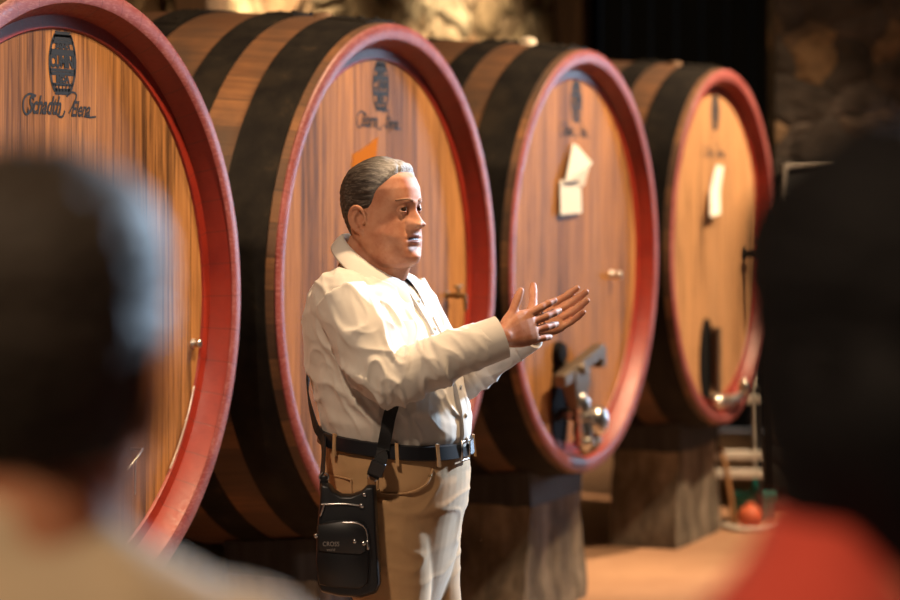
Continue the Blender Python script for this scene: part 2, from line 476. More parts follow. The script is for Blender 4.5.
o = fm.build('window_1', M['timber'], smooth=False); bevel(o, .006); tag(o, kind='structure')
m = bpy.data.materials.new('window_glass'); m.use_nodes = True; tr = m.node_tree; tr.nodes.clear()
om = tr.nodes.new('ShaderNodeOutputMaterial'); mx = tr.nodes.new('ShaderNodeMixShader'); a = tr.nodes.new('ShaderNodeBsdfTransparent'); g = tr.nodes.new('ShaderNodeBsdfGlossy')
g.inputs['Roughness'].default_value = .02; mx.inputs[0].default_value = .06
tr.links.new(a.outputs[0], mx.inputs[1]); tr.links.new(g.outputs[0], mx.inputs[2]); tr.links.new(mx.outputs[0], om.inputs[0])
gp = MB().add(box(((wx0+wx1)/2, YW+.15, (wz0+wz1)/2), (wx1-wx0-.06, .006, wz1-wz0-.06))).build('pane', m, o, smooth=False)

# ------------------------------------------------------------------ casks
RM, RF, LEN, CZ = .876, .815, 1.9, 1.356
def RR(L): return RM - (RM - RF) * ((L - .95)/.95)**2
HEAD_Y = .060

def font_mesh(txt, size, shear=0.0, sx=1.0, ext=.0006, spacing=1.0, offset=0.0):
    cu = bpy.data.curves.new('txt', 'FONT'); cu.body = txt; cu.size = size; cu.shear = shear; cu.extrude = ext
    cu.align_x = 'CENTER'; cu.align_y = 'CENTER'; cu.space_character = spacing; cu.offset = offset; cu.resolution_u = 3
    o = link('txt', cu); dg = bpy.context.evaluated_depsgraph_get(); dg.update()
    me = bpy.data.meshes.new_from_object(o.evaluated_get(dg))
    v = [(p.co.x*sx, p.co.y, p.co.z) for p in me.vertices]; f = [tuple(q.vertices) for q in me.polygons]
    bpy.data.objects.remove(o); bpy.data.curves.remove(cu); bpy.data.meshes.remove(me)
    return v, f
def on_head(vf, cx, cz, y=HEAD_Y - .0006):
    """font/plan coordinates (x, y) laid on the cask head"""
    v, f = vf; return [(cx + p[0], y - p[2], cz + p[1]) for p in v], f
def stroke(pts, w, cx=0, cz=0, y=HEAD_Y - .0003, h=.0005):
    """flat painted stroke along 2d points on the head"""
    P = [Vector((p[0], p[1])) for p in pts]; V = []; F = []
    for i, p in enumerate(P):
        a = P[max(i-1,0)]; b = P[min(i+1,len(P)-1)]; d = (b - a); d = d.normalized() if d.length > 1e-9 else Vector((1,0)); n = Vector((-d.y, d.x)) * (w/2 if isinstance(w, float) else w[i]/2)
        for s, yy in ((1, y), (-1, y), (-1, y - h), (1, y - h)): V.append((cx + p.x + s*n.x, yy, cz + p.y + s*n.y))
    k = len(P)
    for i in range(k-1):
        for j in range(4): F.append((i*4+j, i*4+(j+1)%4, (i+1)*4+(j+1)%4, (i+1)*4+j))
    F.append((3,2,1,0)); F.append((4*k-4,4*k-3,4*k-2,4*k-1)); return V, F

def make_emblem():
    e = MB(); w = .058; h = .072
    def side(s, n=14): return [(s*(w*(1 - .42*abs(2*i/n - 1)**2.2)), -h + 2*h*i/n) for i in range(n+1)]
    e.add(stroke(side(1), .009)); e.add(stroke(side(-1), .009))
    def hw(z): return w*(1 - .42*abs(z/h)**2.2)
    for z, lw in ((-h,.011), (-h+.018,.005), (-.027,.006), (-.018,.005), (.022,.005), (.030,.006), (h-.020,.006), (h-.008,.010), (h,.010)):
        e.add(stroke([(-hw(z), z), (hw(z), z)], lw*1.45))
    for k in (-.6, -.2, .2, .6):
        e.add(stroke([(k*hw(.034), .034), (k*hw(h-.02), h-.022)], .0052))
    for k in (-.75,-.4,0,.4,.75): e.add(stroke([(k*hw(-.055), -.054), (k*hw(-h), -h)], .0052))
    e.add(on_head(font_mesh('CUMINI', .040, sx=.80, offset=.0024), 0, .002))
    e.add(on_head(font_mesh('BEDA', .022, sx=1.05, offset=.0016), 0, -.041))
    e.add(on_head(font_mesh('ANNO', .016, sx=1.1, offset=.0012), 0, .041))
    e.v = [(x + .012, y, z + .618) for x, y, z in e.v]
    return e
def make_script(a, b, z):
    e = MB()
    e.add(on_head(font_mesh(a, .064, shear=.45, sx=.72, offset=.0014), -.072, z - .002))
    e.add(on_head(font_mesh(b, .056, shear=.45, sx=.72, offset=.0010), .092, z - .008))
    sw = [(-.105,.022),(-.135,.026),(-.158,.012),(-.160,-.012),(-.148,-.024),(-.132,-.018),(-.118,.004)]
    e.add(stroke([(q.x, q.y) for q in smooth_poly([(*p, 0) for p in sw], 6)], .006, 0, z))
    sw = [(-.02,-.012),(-.005,-.026),(.012,-.026),(.022,-.012)]
    e.add(stroke([(q.x, q.y) for q in smooth_poly([(*p, 0) for p in sw], 6)], .006, 0, z))
    sw = [(.03,.024),(.055,.036),(.075,.028),(.06,.004),(.04,-.018)]
    e.add(stroke([(q.x, q.y) for q in smooth_poly([(*p, 0) for p in sw], 6)], .005, 0, z))
    e.add(stroke([(.11,-.024),(.14,-.026),(.165,-.024)], .005, 0, z))
    return e

def cask_common(root):
    prof = [(RF - .003, .004)] + [(RR(L), L) for L in np.linspace(.03, 1.87, 34)] + [(RF-.003, 1.896), (.76, 1.9), (.73, 1.84)]
    MB().add(revolve_y([(.752, .05)] + prof + [(.01, 1.84)], 128)).build('staves', M['stave'], root, auto=40)
    rim = MB()
    rim.add(revolve_y([(RF-.002, .006), (RF, .001), (RF-.006, -.004), (.776, -.005), (.766, -.001)], 128))
    o = rim.build('rim', M['redf'], root, auto=40)
    inner = MB().add(revolve_y([(.770, -.002), (.748, .030), (.738, HEAD_Y - .006), (.706, HEAD_Y - .006), (.702, HEAD_Y - .001), (.700, HEAD_Y + .01)], 128))
    inner.build('chime_lining', M['red'], root, auto=40)
    hd = MB().add(revolve_y([(.0005, HEAD_Y), (.30, HEAD_Y), (.50, HEAD_Y), (.732, HEAD_Y), (.732, HEAD_Y + .045), (.0005, HEAD_Y + .045)], 128))
    hd.build('head', M['head'], root, auto=40)
    for (l0, l1) in ((.032, .180), (.300, .405), (.600, .715), (1.185, 1.30), (1.495, 1.60), (1.72, 1.868)):
        hp = MB(); n = 6
        pr = [(RR(l0) - .004, l0)] + [(RR(l0 + (l1-l0)*i/n) + .006, l0 + (l1-l0)*i/n) for i in range(n+1)] + [(RR(l1) - .004, l1)]
        hp.add(revolve_y(pr, 128))
        lm = (l0 + l1)/2; a0 = -.10 + .5*math.sin(l0*9)*.4
        for da in (-.07, .07):
            for dl in (-.025, .025):
                a = a0 + da; r = RR(lm) + .004
                nrm = Vector((math.sin(a), 0, math.cos(a)))
                hp.add(lathe(Vector((nrm.x*r, lm + dl, nrm.z*r)), nrm, [(.011, 0), (.011, .006), (.007, .011), (.0005, .012)], 10))
        # lapped end of the hoop strap
        lap = []
        for i in range(9):
            a = a0 - .13 + .26*i/8
            lap.append([(math.sin(a)*(RR(L)+dr), L, math.cos(a)*(RR(L)+dr)) for L, dr in ((l0+.004, .004), (l0+.004, .010), (l1-.004, .010), (l1-.004, .004))])
        hp.add(loft(lap))
        hp.build('hoop', M['iron'], root, auto=30)
    make_emblem().build('emblem', M['ink'], root, smooth=False)

def copy_tree(o, parent=None):
    c = o.copy(); COL.objects.link(c)
    if parent is not None: c.parent = parent
    for ch in list(o.children): copy_tree(ch, c)
    return c

CASKS = [(-.925, 6.0, -.010, 'wine cask nearest on the left, cut by the picture edge, behind a dark haired head'),
         (-.172, 7.64, 0.0, 'big wine cask right behind the man in the cream shirt, pink sheen on its rim'),
         (.54, 9.29, 0.0, 'wine cask with a folded white paper and a bulky metal tap on its lower head'),
         (1.276, 11.06, 0.0, 'farthest wine cask of the row, pale head, dark oval hatch and narrow white slip')]
casks = []
for i, (x, y, dr, lb) in enumerate(CASKS):
    if i == 0:
        r = empty('wine_cask'); cask_common(r)
    else:
        r = copy_tree(casks[0])
    casks.append(r)
for r, (x, y, dr, lb) in zip(casks, CASKS):
    r.location = (x, y, CZ); r.rotation_euler = (0, 0, PI/2 - PH + dr); tag(r, lb, 'wine cask', 'wine casks in the row')
for r, (a, b, z) in zip(casks, (('Schadth', 'Elena', .510), ('Sturm', 'Ulyma', .508), ('Santa', 'Elen', .506), ('San', 'Pietro', .437))):
    make_script(a, b, z).build('name_lettering', M['ink'], r, smooth=False)

c1, c2, c3, c4 = casks
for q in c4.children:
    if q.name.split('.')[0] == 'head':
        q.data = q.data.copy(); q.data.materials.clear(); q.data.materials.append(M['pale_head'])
for q in casks:
    MB().add(lathe((math.sin(-.05)*(RR(.24)-.01), .24, math.cos(.05)*(RR(.24)-.01)), (0,0,1), [(.036, 0), (.034, .014), (.028, .022), (.010, .026)] if q is not c3 else [(.036, 0), (.033, .02), (.03, .032), (.012, .038)], 18)).build('bung', M['white_bung'] if q is c3 else M['timber'], q, auto=40)
# --- first cask: sampling peg, small hook, bright wire along the head edge
MB().add(lathe((.655, HEAD_Y+.004, -.129), (0,-1,0), [(.014,0),(.014,.008),(.008,.012),(.008,.018),(.012,.02),(.012,.028),(.004,.030)], 16)).build('sampling_peg', M['tin'], c1)
hk = MB().add(tube([(.33, HEAD_Y, -.385), (.34, HEAD_Y-.03, -.385), (.305, HEAD_Y-.035, -.405), (.27, HEAD_Y-.03, -.43)], .004, 8)); hk.add(tube([(.30, HEAD_Y-.034, -.41), (.305, HEAD_Y-.03, -.50)], .0022, 8))
hk.build('hook', M['wire'], c1)
wp = []
for i in range(15):
    a = math.radians(113 + i*1.95); wp.append((math.sin(a)*.745*(.985 if i > 9 else 1), HEAD_Y - .018, math.cos(a)*.745 + .0))
MB().add(tube([(.690*math.sin(math.radians(111+i*1.2)), HEAD_Y-.010, .690*math.cos(math.radians(111+i*1.2))) for i in range(18)], .0024, 8)).build('edge_wire', M['wire'], c1)
# --- second cask: bright patch of oak and brass sampling tap
pm = MB(); pv = [(-.20,.33),(-.19,.40),(-.12,.415),(-.01,.455),(-.02,.41),(-.05,.34),(-.10,.30),(-.16,.30)]
pm.add(([(x, HEAD_Y - .002, z) for x, z in pv] + [(x, HEAD_Y + .004, z) for x, z in pv],
        [tuple(range(8)), tuple(range(15, 7, -1))] + [(i, (i+1) % 8, 8 + (i+1) % 8, 8+i) for i in range(8)]))
pm.build('oak_patch', M['patch'], c2, smooth=False)
def small_tap(root, x, z, mt, s=1.0, name='sampling_tap'):
    k = MB()
    k.add(lathe((x, HEAD_Y+.004, z), (0,-1,0), [(.028*s,0),(.028*s,.008*s),(.014*s,.012*s),(.014*s,.06*s),(.02*s,.064*s),(.02*s,.078*s),(.013*s,.082*s),(.013*s,.12*s),(.004,.125*s)], 18))
    k.add(tube([(x, HEAD_Y-.105*s, z), (x, HEAD_Y-.112*s, z-.03*s), (x, HEAD_Y-.112*s, z-.075*s)], [.012*s,.012*s,.010*s], 12))
    b = k.build(name, mt, root, auto=40)
    hnd = MB().add(lathe((x, HEAD_Y-.07*s, z+.008*s), (0,0,1), [(.010*s,0),(.008*s,.03*s),(.008*s,.045*s)], 12))
    hnd.add(tube([(x-.038*s, HEAD_Y-.07*s, z+.05*s), (x+.038*s, HEAD_Y-.07*s, z+.05*s)], [.010*s, .008*s], 10))
    hnd.build('tap_handle', mt, b, auto=40)
    return b
small_tap(c2, .535, -.075, M['brass'], .62)
# --- third cask: hatch, cross bar and the large tap, small peg
def hatch(root, cx, cz, w, h, open_=False):
    k = MB(); V = []; n = 40
    rim = [[(cx + (w+dw)*math.sin(2*PI*j/n), y, cz + (h+dw)*math.cos(2*PI*j/n)) for j in range(n)] for dw, y in ((.016, HEAD_Y+.01), (.016, HEAD_Y-.006), (0, HEAD_Y-.008), (0, HEAD_Y+.01))]
    k.add(loft(rim, cap=False)); b = k.build('hatch', M['black_iron'], root, auto=40)
    p = MB().add(loft([[(cx + s*(w-.002)*math.sin(2*PI*j/n), y, cz + s*(h-.002)*math.cos(2*PI*j/n)) for j in range(n)] for s, y in ((1, HEAD_Y+.008), (1, HEAD_Y - .002), (.6, HEAD_Y-.002), (.02, HEAD_Y-.002))]))
    p.build('hatch_door', M['black_iron'], b, auto=40); return b
hatch(c3, -.17, -.545, .075, .175)
MB().add(lathe((-.20, HEAD_Y+.004, -.345), (0,-1,0), [(.045,0),(.045,.02),(.038,.035),(.004,.037)], 18)).build('hatch_knob', M['black_iron'], c3, auto=40)
YB = HEAD_Y - .065
br = MB()
br.add(box((-.12, YB, -.395), (.44, .05, .050), Matrix.Rotation(math.radians(-12), 4, 'Y')))
br.add(box((.095, YB, -.375), (.05, .045, .085)))
br.add(tube([(-.17, HEAD_Y, -.405), (-.17, YB-.02, -.405)], .026, 12))
br.add(loft([[(-.16+dx*q1, YB+dy*q2, z) for dx, dy in ((-.085,-.03),(.085,-.03),(.085,.03),(-.085,.03))] for z, q1, q2 in ((-.41,1.0,1), (-.47,.95,1), (-.53,.55,.8), (-.56,.35,.6))]))
o = br.build('hatch_crossbar', M['bronze'], c3, auto=35); bevel(o, .006)
tp = MB()
tp.add(lathe((-.15, YB-.01, -.50), (0,-.10,-1), [(.02,0),(.030,.012),(.038,.05),(.030,.075),(.042,.082),(.042,.10),(.032,.108),(.040,.14),(.034,.17),(.042,.176),(.042,.192),(.026,.205),(.018,.225),(.004,.23)], 20))
tp.add(tube([(-.15, HEAD_Y+.005, -.58), (-.15, YB-.01, -.58)], .022, 12))
b = tp.build('drain_tap', M['tin'], c3, auto=40)
MB().add(ellipsoid((-.075, YB-.055, -.61), (.062, .042, .060))).add(tube([(-.14, YB-.03, -.59), (-.09, YB-.055, -.60)], .012, 10)).build('tap_ball', M['tin'], b)
MB().add(tube([(-.15, YB-.03, -.715), (-.11, YB-.045, -.70), (-.06, YB-.05, -.685)], [.022,.026,.018], 12)).build('tap_spout', M['brass'], b)
MB().add(lathe((.404, HEAD_Y+.004, -.071), (0,-1,0), [(.020,0),(.020,.010),(.014,.014),(.013,.03),(.016,.034),(.016,.048),(.005,.052)], 16)).build('sampling_peg', M['tin'], c3)
# --- fourth cask: faucet, hatch and drain fittings
small_tap(c4, .50, -.05, M['black_iron'], 1.2, 'faucet')
hatch(c4, -.127, -.515, .085, .175)
MB().add(box((-.06, HEAD_Y-.03, -.52), (.035, .03, .30))).build('hatch_bar', M['bronze'], c4, smooth=False)
dt = MB().add(lathe((.02, HEAD_Y+.004, -.715), (0,-1,0), [(.05,0),(.05,.012),(.026,.016),(.026,.05),(.034,.055),(.034,.08),(.005,.085)], 18))
dt.add(tube([(.02, HEAD_Y-.06, -.715), (.10, HEAD_Y-.09, -.70), (.18, HEAD_Y-.09, -.685)], [.022,.02,.014], 12)); dt.add(ellipsoid((-.10, HEAD_Y-.05, -.705), (.06,.04,.035))); dt.add(ellipsoid((.19, HEAD_Y-.09, -.66), (.03,.03,.04)))
dt.build('drain_tap', M['tin'], c4, auto=40)

def cask_world(r, x, y, z):
    a = r.rotation_euler.z; return Vector((r.location.x + x*math.cos(a) - y*math.sin(a), r.location.y + x*math.sin(a) + y*math.cos(a), CZ + z))

# papers hung on the heads
def sheet(pts, depth, th=.0015):
    """quad/polygon sheet in head coordinates with its own thickness"""
    n = len(pts); V = [(x, HEAD_Y - .004 - d, z) for (x, z), d in zip(pts, depth)] + [(x, HEAD_Y - .004 - d - th, z) for (x, z), d in zip(pts, depth)]
    return V, [tuple(range(n-1, -1, -1)), tuple(range(n, 2*n))] + [(i, (i+1) % n, n + (i+1) % n, n + i) for i in range(n)]
def paper(root, name, label, cat, parts):
    k = MB()
    for pts, dep in parts: k.add(sheet(pts, dep))
    cx = np.mean([p[0] for p in k.v]); cz = min(p[2] for p in k.v)
    base = cask_world(root, cx, HEAD_Y, cz)
    v = [tuple(cask_world(root, *p) - base) for p in k.v]
    o = link(name, new_mesh(name, v, k.f, False)); o.data.materials.append(M['paper']); o.location = base
    tag(o, label, cat); return o
paper(c3, 'paper_note', 'folded white paper hanging on the cask head with the bulky tap', 'paper',
      [([(-.20,.180),(.035,.185),(.040,.300),(-.19,.315)], [.012,.010,.004,.006]),
       ([(-.165,.305),(-.03,.312),(.085,.380),(-.045,.455)], [.018,.022,.035,.004]),
       ([(.015,.285),(.05,.290),(.065,.345),(.12,.390),(-.01,.452),(-.02,.36)], [.008,.014,.024,.012,.003,.012])])
paper(c4, 'paper_slip', 'narrow white paper slip hanging on the farthest cask head', 'paper',
      [([(-.175,.140),(-.02,.150),(.03,.26),(-.115,.27)], [.03,.03,.012,.012]), ([(-.115,.26),(.03,.25),(.115,.37),(.0,.375)], [.012,.012,.003,.003])])

# ------------------------------------------------------------------ cask stands
def make_stand():
    root = empty('cask_stand')
    pier = MB()
    L0, L1 = .14, .46; prof = [(.0,.345), (.05,.34), (.12,.325), (.20,.30), (.28,.278), (.36,.268), (.43,.272)]
    rings = []
    for z, hw in prof:
        ring = []
        n = 10
        for i in range(n): ring.append((-hw + 2*hw*i/n, L0 + (.0 if z > .1 else -.015), z))
        for i in range(6): ring.append((hw, L0 + (L1-L0)*i/6, z))
        for i in range(n): ring.append((hw - 2*hw*i/n, L1, z))
        for i in range(6): ring.append((-hw, L1 - (L1-L0)*i/6, z))
        ring = [(x + .012*noise.noise(Vector((x*7, y*7, z*7+2))), y + .016*noise.noise(Vector((x*8+5, y*8, z*8))), zz) for x, y, zz in ring]
        rings.append(ring)
    o = MB().add(loft(rings)).build('pier', M['stand'], root, auto=45)
    sd = MB(); n = 14
    rings = []
    for L in np.linspace(L0 - .005, L1 + .005, 5):
        R = RR(L) + .009; top = []; bot = []
        for i in range(n+1):
            x = -.285 + .57*i/n
            top.append((x, L, CZ - math.sqrt(R*R - x*x))); bot.append((x*(.94), L, .425))
        rings.append(top + bot[::-1])
    sd.add(loft(rings)); sd.build('saddle', M['saddle'], root, auto=45)
    return root
st0 = make_stand(); first = True
for i, (x, y, dr, _) in enumerate(CASKS):
    for k, off in ((0, 0.0), (1, 1.30)):
        s = st0 if first else copy_tree(st0); first = False
        mir = 0 if k == 0 else PI
        s.rotation_euler = (0, 0, PI/2 - PH + dr + mir)
        a = PI/2 - PH + dr
        if k == 0: s.location = (x, y, 0)
        else: s.location = (x - math.sin(a)*1.9, y + math.cos(a)*1.9, 0)
        nm = ['the nearest left cask', 'the cask behind the man', 'the cask with the bulky tap', 'the farthest cask'][i]
        tag(s, ('grey stone stand under the front of ' if k == 0 else 'grey stone stand under the rear end of ') + nm, 'cask stand', 'stone stands under the casks')

# ------------------------------------------------------------------ things by the right wall
o = MB()
bx0, bx1, bz1, by = 1.665, 2.14, 1.735, 11.90
t1 = empty('framed_board', (1.90, by, .95)); tag(t1, 'black board in a thin pale frame on the dark stone wall', 'board')
MB().add(box((0, 0, (bz1-.95)/2), (bx1-bx0-.02, .04, bz1-.95-.02))).build('panel', M['board'], t1, smooth=False)
fr = MB()
for sx in (-1, 1): fr.add(box((sx*(bx1-bx0)/2, -.005, (bz1-.95)/2), (.022, .07, bz1-.95)))
for z in (0.011, bz1-.95-.011): fr.add(box((0, -.005, z), (bx1-bx0, .07, .022)))
bevel(fr.build('frame', M['graymetal'], t1, smooth=False), .004)
fr = MB()
for sx in (-1, 1): fr.add(box((sx*.17, -.028, .36), (.014, .018, .62)))
fr.add(box((0, -.028, .67), (.35, .018, .014))); fr.add(box((0, -.028, .05), (.35, .018, .014)))
fr.build('inner_frame', M['dark_paint'], t1, smooth=False)

tr_ = empty('broom', (1.497, 11.72, 0)); tag(tr_, 'white handled broom with teal head leaning upright past the farthest cask', 'broom')
MB().add(tube([(0, 0, .10), (.002, .01, .75)], .017, 12)).build('handle', M['white_pl'], tr_)
hb = MB().add(box((0, -.01, .115), (.22, .05, .05))).add(tube([(0, -.01, .13), (0, -.005, .2)], [.03, .02], 10)); bevel(hb.build('broom_head', M['teal'], tr_, auto=40), .01)
bb = MB()
for k in range(7): bb.add(loft([[(-.105 + .031*k + dx*s, -.01 + dy*s, z) for dx, dy in ((-.013,-.025),(.013,-.025),(.013,.025),(-.013,.025))] for z, s in ((.004, 1.25), (.095, .9))]))
bb.build('bristles', M['teal'], tr_, smooth=False)

t2 = empty('slatted_rack', (1.40, 11.62, 0)); tag(t2, 'low white slatted rack standing behind the broom handle', 'rack')
for z in (.24, .33, .60):
    bevel(MB().add(box((0, 0, z), (.24, .03, .042))).build('slat', M['white_pl'], t2, smooth=False), .006)
for sx in (-1, 1): bevel(MB().add(box((sx*.11, .035, .33), (.028, .03, .66))).build('upright', M['dark_paint'], t2, smooth=False), .004)

o = MB().add(tube([(0, 0, .012), (-.035, .03, .26), (-.06, .05, .37)], .014, 10)).build('wooden_stick', M['tanleather']); o.location = (1.355, 11.42, 0); tag(o, 'tan wooden stick leaning between the stand and the white rack', 'stick')
o = MB().add(ellipsoid((0, 0, .058), (.062, .062, .058), nu=24, nv=16)).add(lathe((0,0,.108), (0,0,1), [(.018,0),(.018,.018),(.004,.02)], 12)).build('rubber_float', M['orange']); o.location = (1.43, 11.42, 0); tag(o, 'orange rubber ball on the floor below the broom', 'ball')
hp = smooth_poly([(1.30, 11.45, .014), (1.36, 11.33, .014), (1.46, 11.30, .014), (1.56, 11.36, .014), (1.66, 11.34, .014), (1.80, 11.42, .014), (1.95, 11.40, .014)], 8)
o = MB().add(tube([(p.x-1.6, p.y-11.35, p.z) for p in hp], .014, 10)).build('hose', M['white_pl']); o.location = (1.6, 11.35, 0); tag(o, 'pale hose lying along the floor by the right stone wall', 'hose')

# ------------------------------------------------------------------ people
ZT = [-.146,-.140,-.131,-.117,-.100,-.083,-.070,-.055,-.040,-.022,-.005,.012,.028,.050,.075,.095,.110,.119,.1235]
FT = [ .034, .066, .083, .089, .089, .087, .088, .088, .087, .086, .085,.092,.095,.093,.083,.064,.041,.019,.003]
BT = [ .010, .005,-.008,-.025,-.042,-.054,-.064,-.074,-.083,-.093,-.099,-.103,-.105,-.103,-.093,-.076,-.053,-.027,-.003]
WT = [ .018, .036, .047, .055, .061, .065, .068, .0705,.0725,.0745,.0755,.076,.0765,.076,.069,.056,.038,.019,.003]
def head_grid(face=True, fat=1.0, nt=200, nz=130):
    zs = np.linspace(-.146, .1235, nz)
    # a little denser at the crown
    zs = np.concatenate([zs[:-1], [.1215, .1235]]); zs = np.unique(zs)
    k = np.array([1,2,3,2,1])/9
    def sm(T):
        y = np.interp(zs, ZT, T); yp = np.pad(y, 2, mode='edge'); return np.convolve(yp, k, 'valid')
    F, B, W = sm(FT), sm(BT), sm(WT)
    W = np.where(zs < -.02, W*(1 + (fat-1)*sstep(-.02, -.07, zs)), W)
    t = np.linspace(0, 2*PI, nt, endpoint=False)
    T, Z = np.meshgrid(t, zs)
    Fg = F[:,None]; Bg = -B[:,None]; Wg = W[:,None]
    # slices whose back lies in front of the axis: shift the slice centre
    cen = np.where(Bg < .02, (.02 - Bg), 0.0)
    ax = np.where(np.cos(T) > 0, Fg - cen, Bg + cen); n = 2.25
    r = ((np.abs(np.cos(T))/np.maximum(ax,1e-4))**n + (np.abs(np.sin(T))/np.maximum(Wg,1e-4))**n)**(-1/n)
    f = r*np.cos(T) + cen; l = r*np.sin(T)
    if face:
        fr = (np.cos(T) > -.05)
        def g(l0, z0, sl, sz): return np.exp(-((l-l0)/sl)**2 - ((Z-z0)/sz)**2)
        A = np.interp(Z, [-.060,-.053,-.048,-.042,-.036,-.028,-.015,-.002,.010,.020], [0,.003,.016,.0245,.0255,.0225,.0155,.009,.004,0])
        S = np.interp(Z, [-.055,-.045,-.036,-.02,0,.012], [.016,.019,.018,.0125,.0100,.011])
        d = A*np.exp(-np.abs(l/S)**2.7)
        for s in (-1, 1):
            d += .012*g(s*.0165, -.0400, .0085, .0095)
            d += -.010*g(s*.031, -.001, .016, .0105) + .005*g(s*.030, .0165, .022, .007)
            d += .002*g(s*.044, -.030, .020, .018) - .0055*g(s*.027, -.050, .006, .015) - .004*g(s*.0275, -.036, .005, .008) - .0022*g(s*.031, -.0235, .015, .004)
            d += .003*g(s*.040, -.080, .016, .018)
        d += .0060*g(0, -.0655, .020, .0050) + .0065*g(0, -.0805, .018, .0055) - .0095*g(0, -.0730, .024, .0030)
        d += .007*g(0, -.117, .022, .012) - .004*g(0, -.092, .020, .005) + .003*g(0, -.056, .018, .006)
        f = f + d*fr
    return T, f, l, Z

class Frame:
    def __init__(s, o, yaw, pitch=0.0, roll=0.0):
        # yaw: 0 faces the camera (-Y); positive turns towards +X
        s.o = Vector(o); f = Vector((math.sin(yaw), -math.cos(yaw), 0)); l = Vector((math.cos(yaw), math.sin(yaw), 0)); u = Vector((0,0,1))
        if pitch: # positive: looking up
            f, u = f*math.cos(pitch) + u*math.sin(pitch), u*math.cos(pitch) - f*math.sin(pitch)
        if roll: l, u = l*math.cos(roll) + u*math.sin(roll), u*math.cos(roll) - l*math.sin(roll)
        s.f, s.l, s.u = f, l, u
    def __call__(s, f, l, z): return s.o + s.f*f + s.l*l + s.u*z
    def many(s, f, l, z):
        F, L, U, O = map(np.array, (s.f, s.l, s.u, s.o)); sh = f.shape
        return (O + f.reshape(-1,1)*F + l.reshape(-1,1)*L + z.reshape(-1,1)*U)
    def matrix(s):
        m = Matrix.Identity(4)
        for i in range(3): m[i][0] = s.f[i]; m[i][1] = s.l[i]; m[i][2] = s.u[i]; m[i][3] = s.o[i]
        return m

def grid_faces(nz, nt):
    F = []
    for i in range(nz-1):
        for j in range(nt): F.append((i*nt+j, i*nt+(j+1) % nt, (i+1)*nt+(j+1) % nt, (i+1)*nt+j))
    return F

def head_parts(fr, fat=1.0):
    """closed shapes for the body: skull and face, ears, eyelids"""
    T, f, l, Z = head_grid(True, fat); nz, nt = T.shape
    V = fr.many(f, l, Z); F = grid_faces(nz, nt); F.append(tuple(range(nt))[::-1]); F.append(tuple(range((nz-1)*nt, nz*nt)))
    out = [(V, F)]
    for s in (-1, 1):
        C = (-.016, s*.0755, -.022)
        # ear: bowl, helix, lobe
        R = Matrix.Identity(3)
        def E(a, b, c): return fr(C[0] + a, C[1] + s*b, C[2] + c)
        hel = [(.012,.000,-.006),(.016,.004,.008),(.012,.011,.024),(.0,.015,.032),(-.013,.016,.027),(-.020,.016,.012),(-.019,.015,-.004),(-.013,.012,-.018),(-.004,.007,-.028)]
        out.append(tube(smooth_poly([E(*p) for p in hel], 5), .0048, 10))
        out.append(tube([E(-.003,.006,-.026), E(.004,.005,-.031)], [.0065,.0075], 10))
        anti = [(-.002,.010,.020),(-.010,.012,.010),(-.011,.011,-.004),(-.005,.009,-.016)]
        out.append(tube(smooth_poly([E(*p) for p in anti], 5), .0042, 10))
        out.append(ellipsoid(E(-.006, .006, .021), (.012, .006, .011)))
        # back shell of the ear
        rg = []
        for k, (sc, dl) in enumerate(((1.0, .0), (1.0, .005))):
            rg.append([E(-.003 + .0185*sc*math.cos(a), dl - .001 - .007*math.cos(a), .001 + .034*sc*math.sin(a)) for a in np.linspace(0, 2*PI, 24, endpoint=False)])
        out.append(loft(rg))
        out.append(tube([E(.010,-.002,-.004), E(.012,.004,-.007)], .005, 8))
        # eyelids
        e = (.0745, s*.031, -.001); r = .0139
        for (e0, e1) in ((13, 88), (-78, -17)):
            rg = []
            for rr in (r, r - .0045):
                pass
            na, nb = 8, 30
            shell = []
            for rr in (r, r - .004):
                for i in range(na+1):
                    for j in range(nb+1):
                        az = math.radians(-122 + 244*j/nb)
                        sl = max(0.0, math.cos(max(-PI/2, min(PI/2, az*90/88))))**.55
                        if e0 > 0: lo = -2 + 22*sl; el2 = math.radians(lo + (88 - lo)*i/na)
                        else: hi = -3 - 18*sl; el2 = math.radians(-80 + (hi + 80)*i/na)
                        shell.append(fr(e[0] + rr*math.cos(el2)*math.cos(az), e[1] + rr*math.cos(el2)*math.sin(az)*1.05, e[2] + rr*math.sin(el2)))
            w = nb+1; n1 = (na+1)*w; Fs = []
            for i in range(na):
                for j in range(nb):
                    Fs.append((i*w+j, i*w+j+1, (i+1)*w+j+1, (i+1)*w+j)); Fs.append((n1+i*w+j, n1+(i+1)*w+j, n1+(i+1)*w+j+1, n1+i*w+j+1))
            for j in range(nb):
                Fs.append((j, n1+j, n1+j+1, j+1)); Fs.append((na*w+j, na*w+j+1, n1+na*w+j+1, n1+na*w+j))
            for i in range(na):
                Fs.append((i*w, (i+1)*w, n1+(i+1)*w, n1+i*w)); Fs.append((i*w+nb, n1+i*w+nb, n1+(i+1)*w+nb, (i+1)*w+nb))
            out.append((shell, Fs))
    return out

def eyes(fr, root, look=(1, 0, 0)):
    base = Vector(root.location)
    for s in (-1, 1):
        c = Vector(fr(.0745, s*.031, -.001))
        d = (fr.f*look[0] + fr.l*look[1] + fr.u*look[2]).normalized()
        o = MB().add(lathe((0,0,0), d, [(.0125*math.sin(a), -.0125*math.cos(a)) for a in np.linspace(.05, PI-.05, 22)], 24)).build('eye', M['eyew'], root)
        o.location = c - base
        o.data.materials.append(M['iris'])
        for p in o.data.polygons:
            if p.center.normalized().dot(d) > math.cos(math.radians(37)): p.material_index = 1

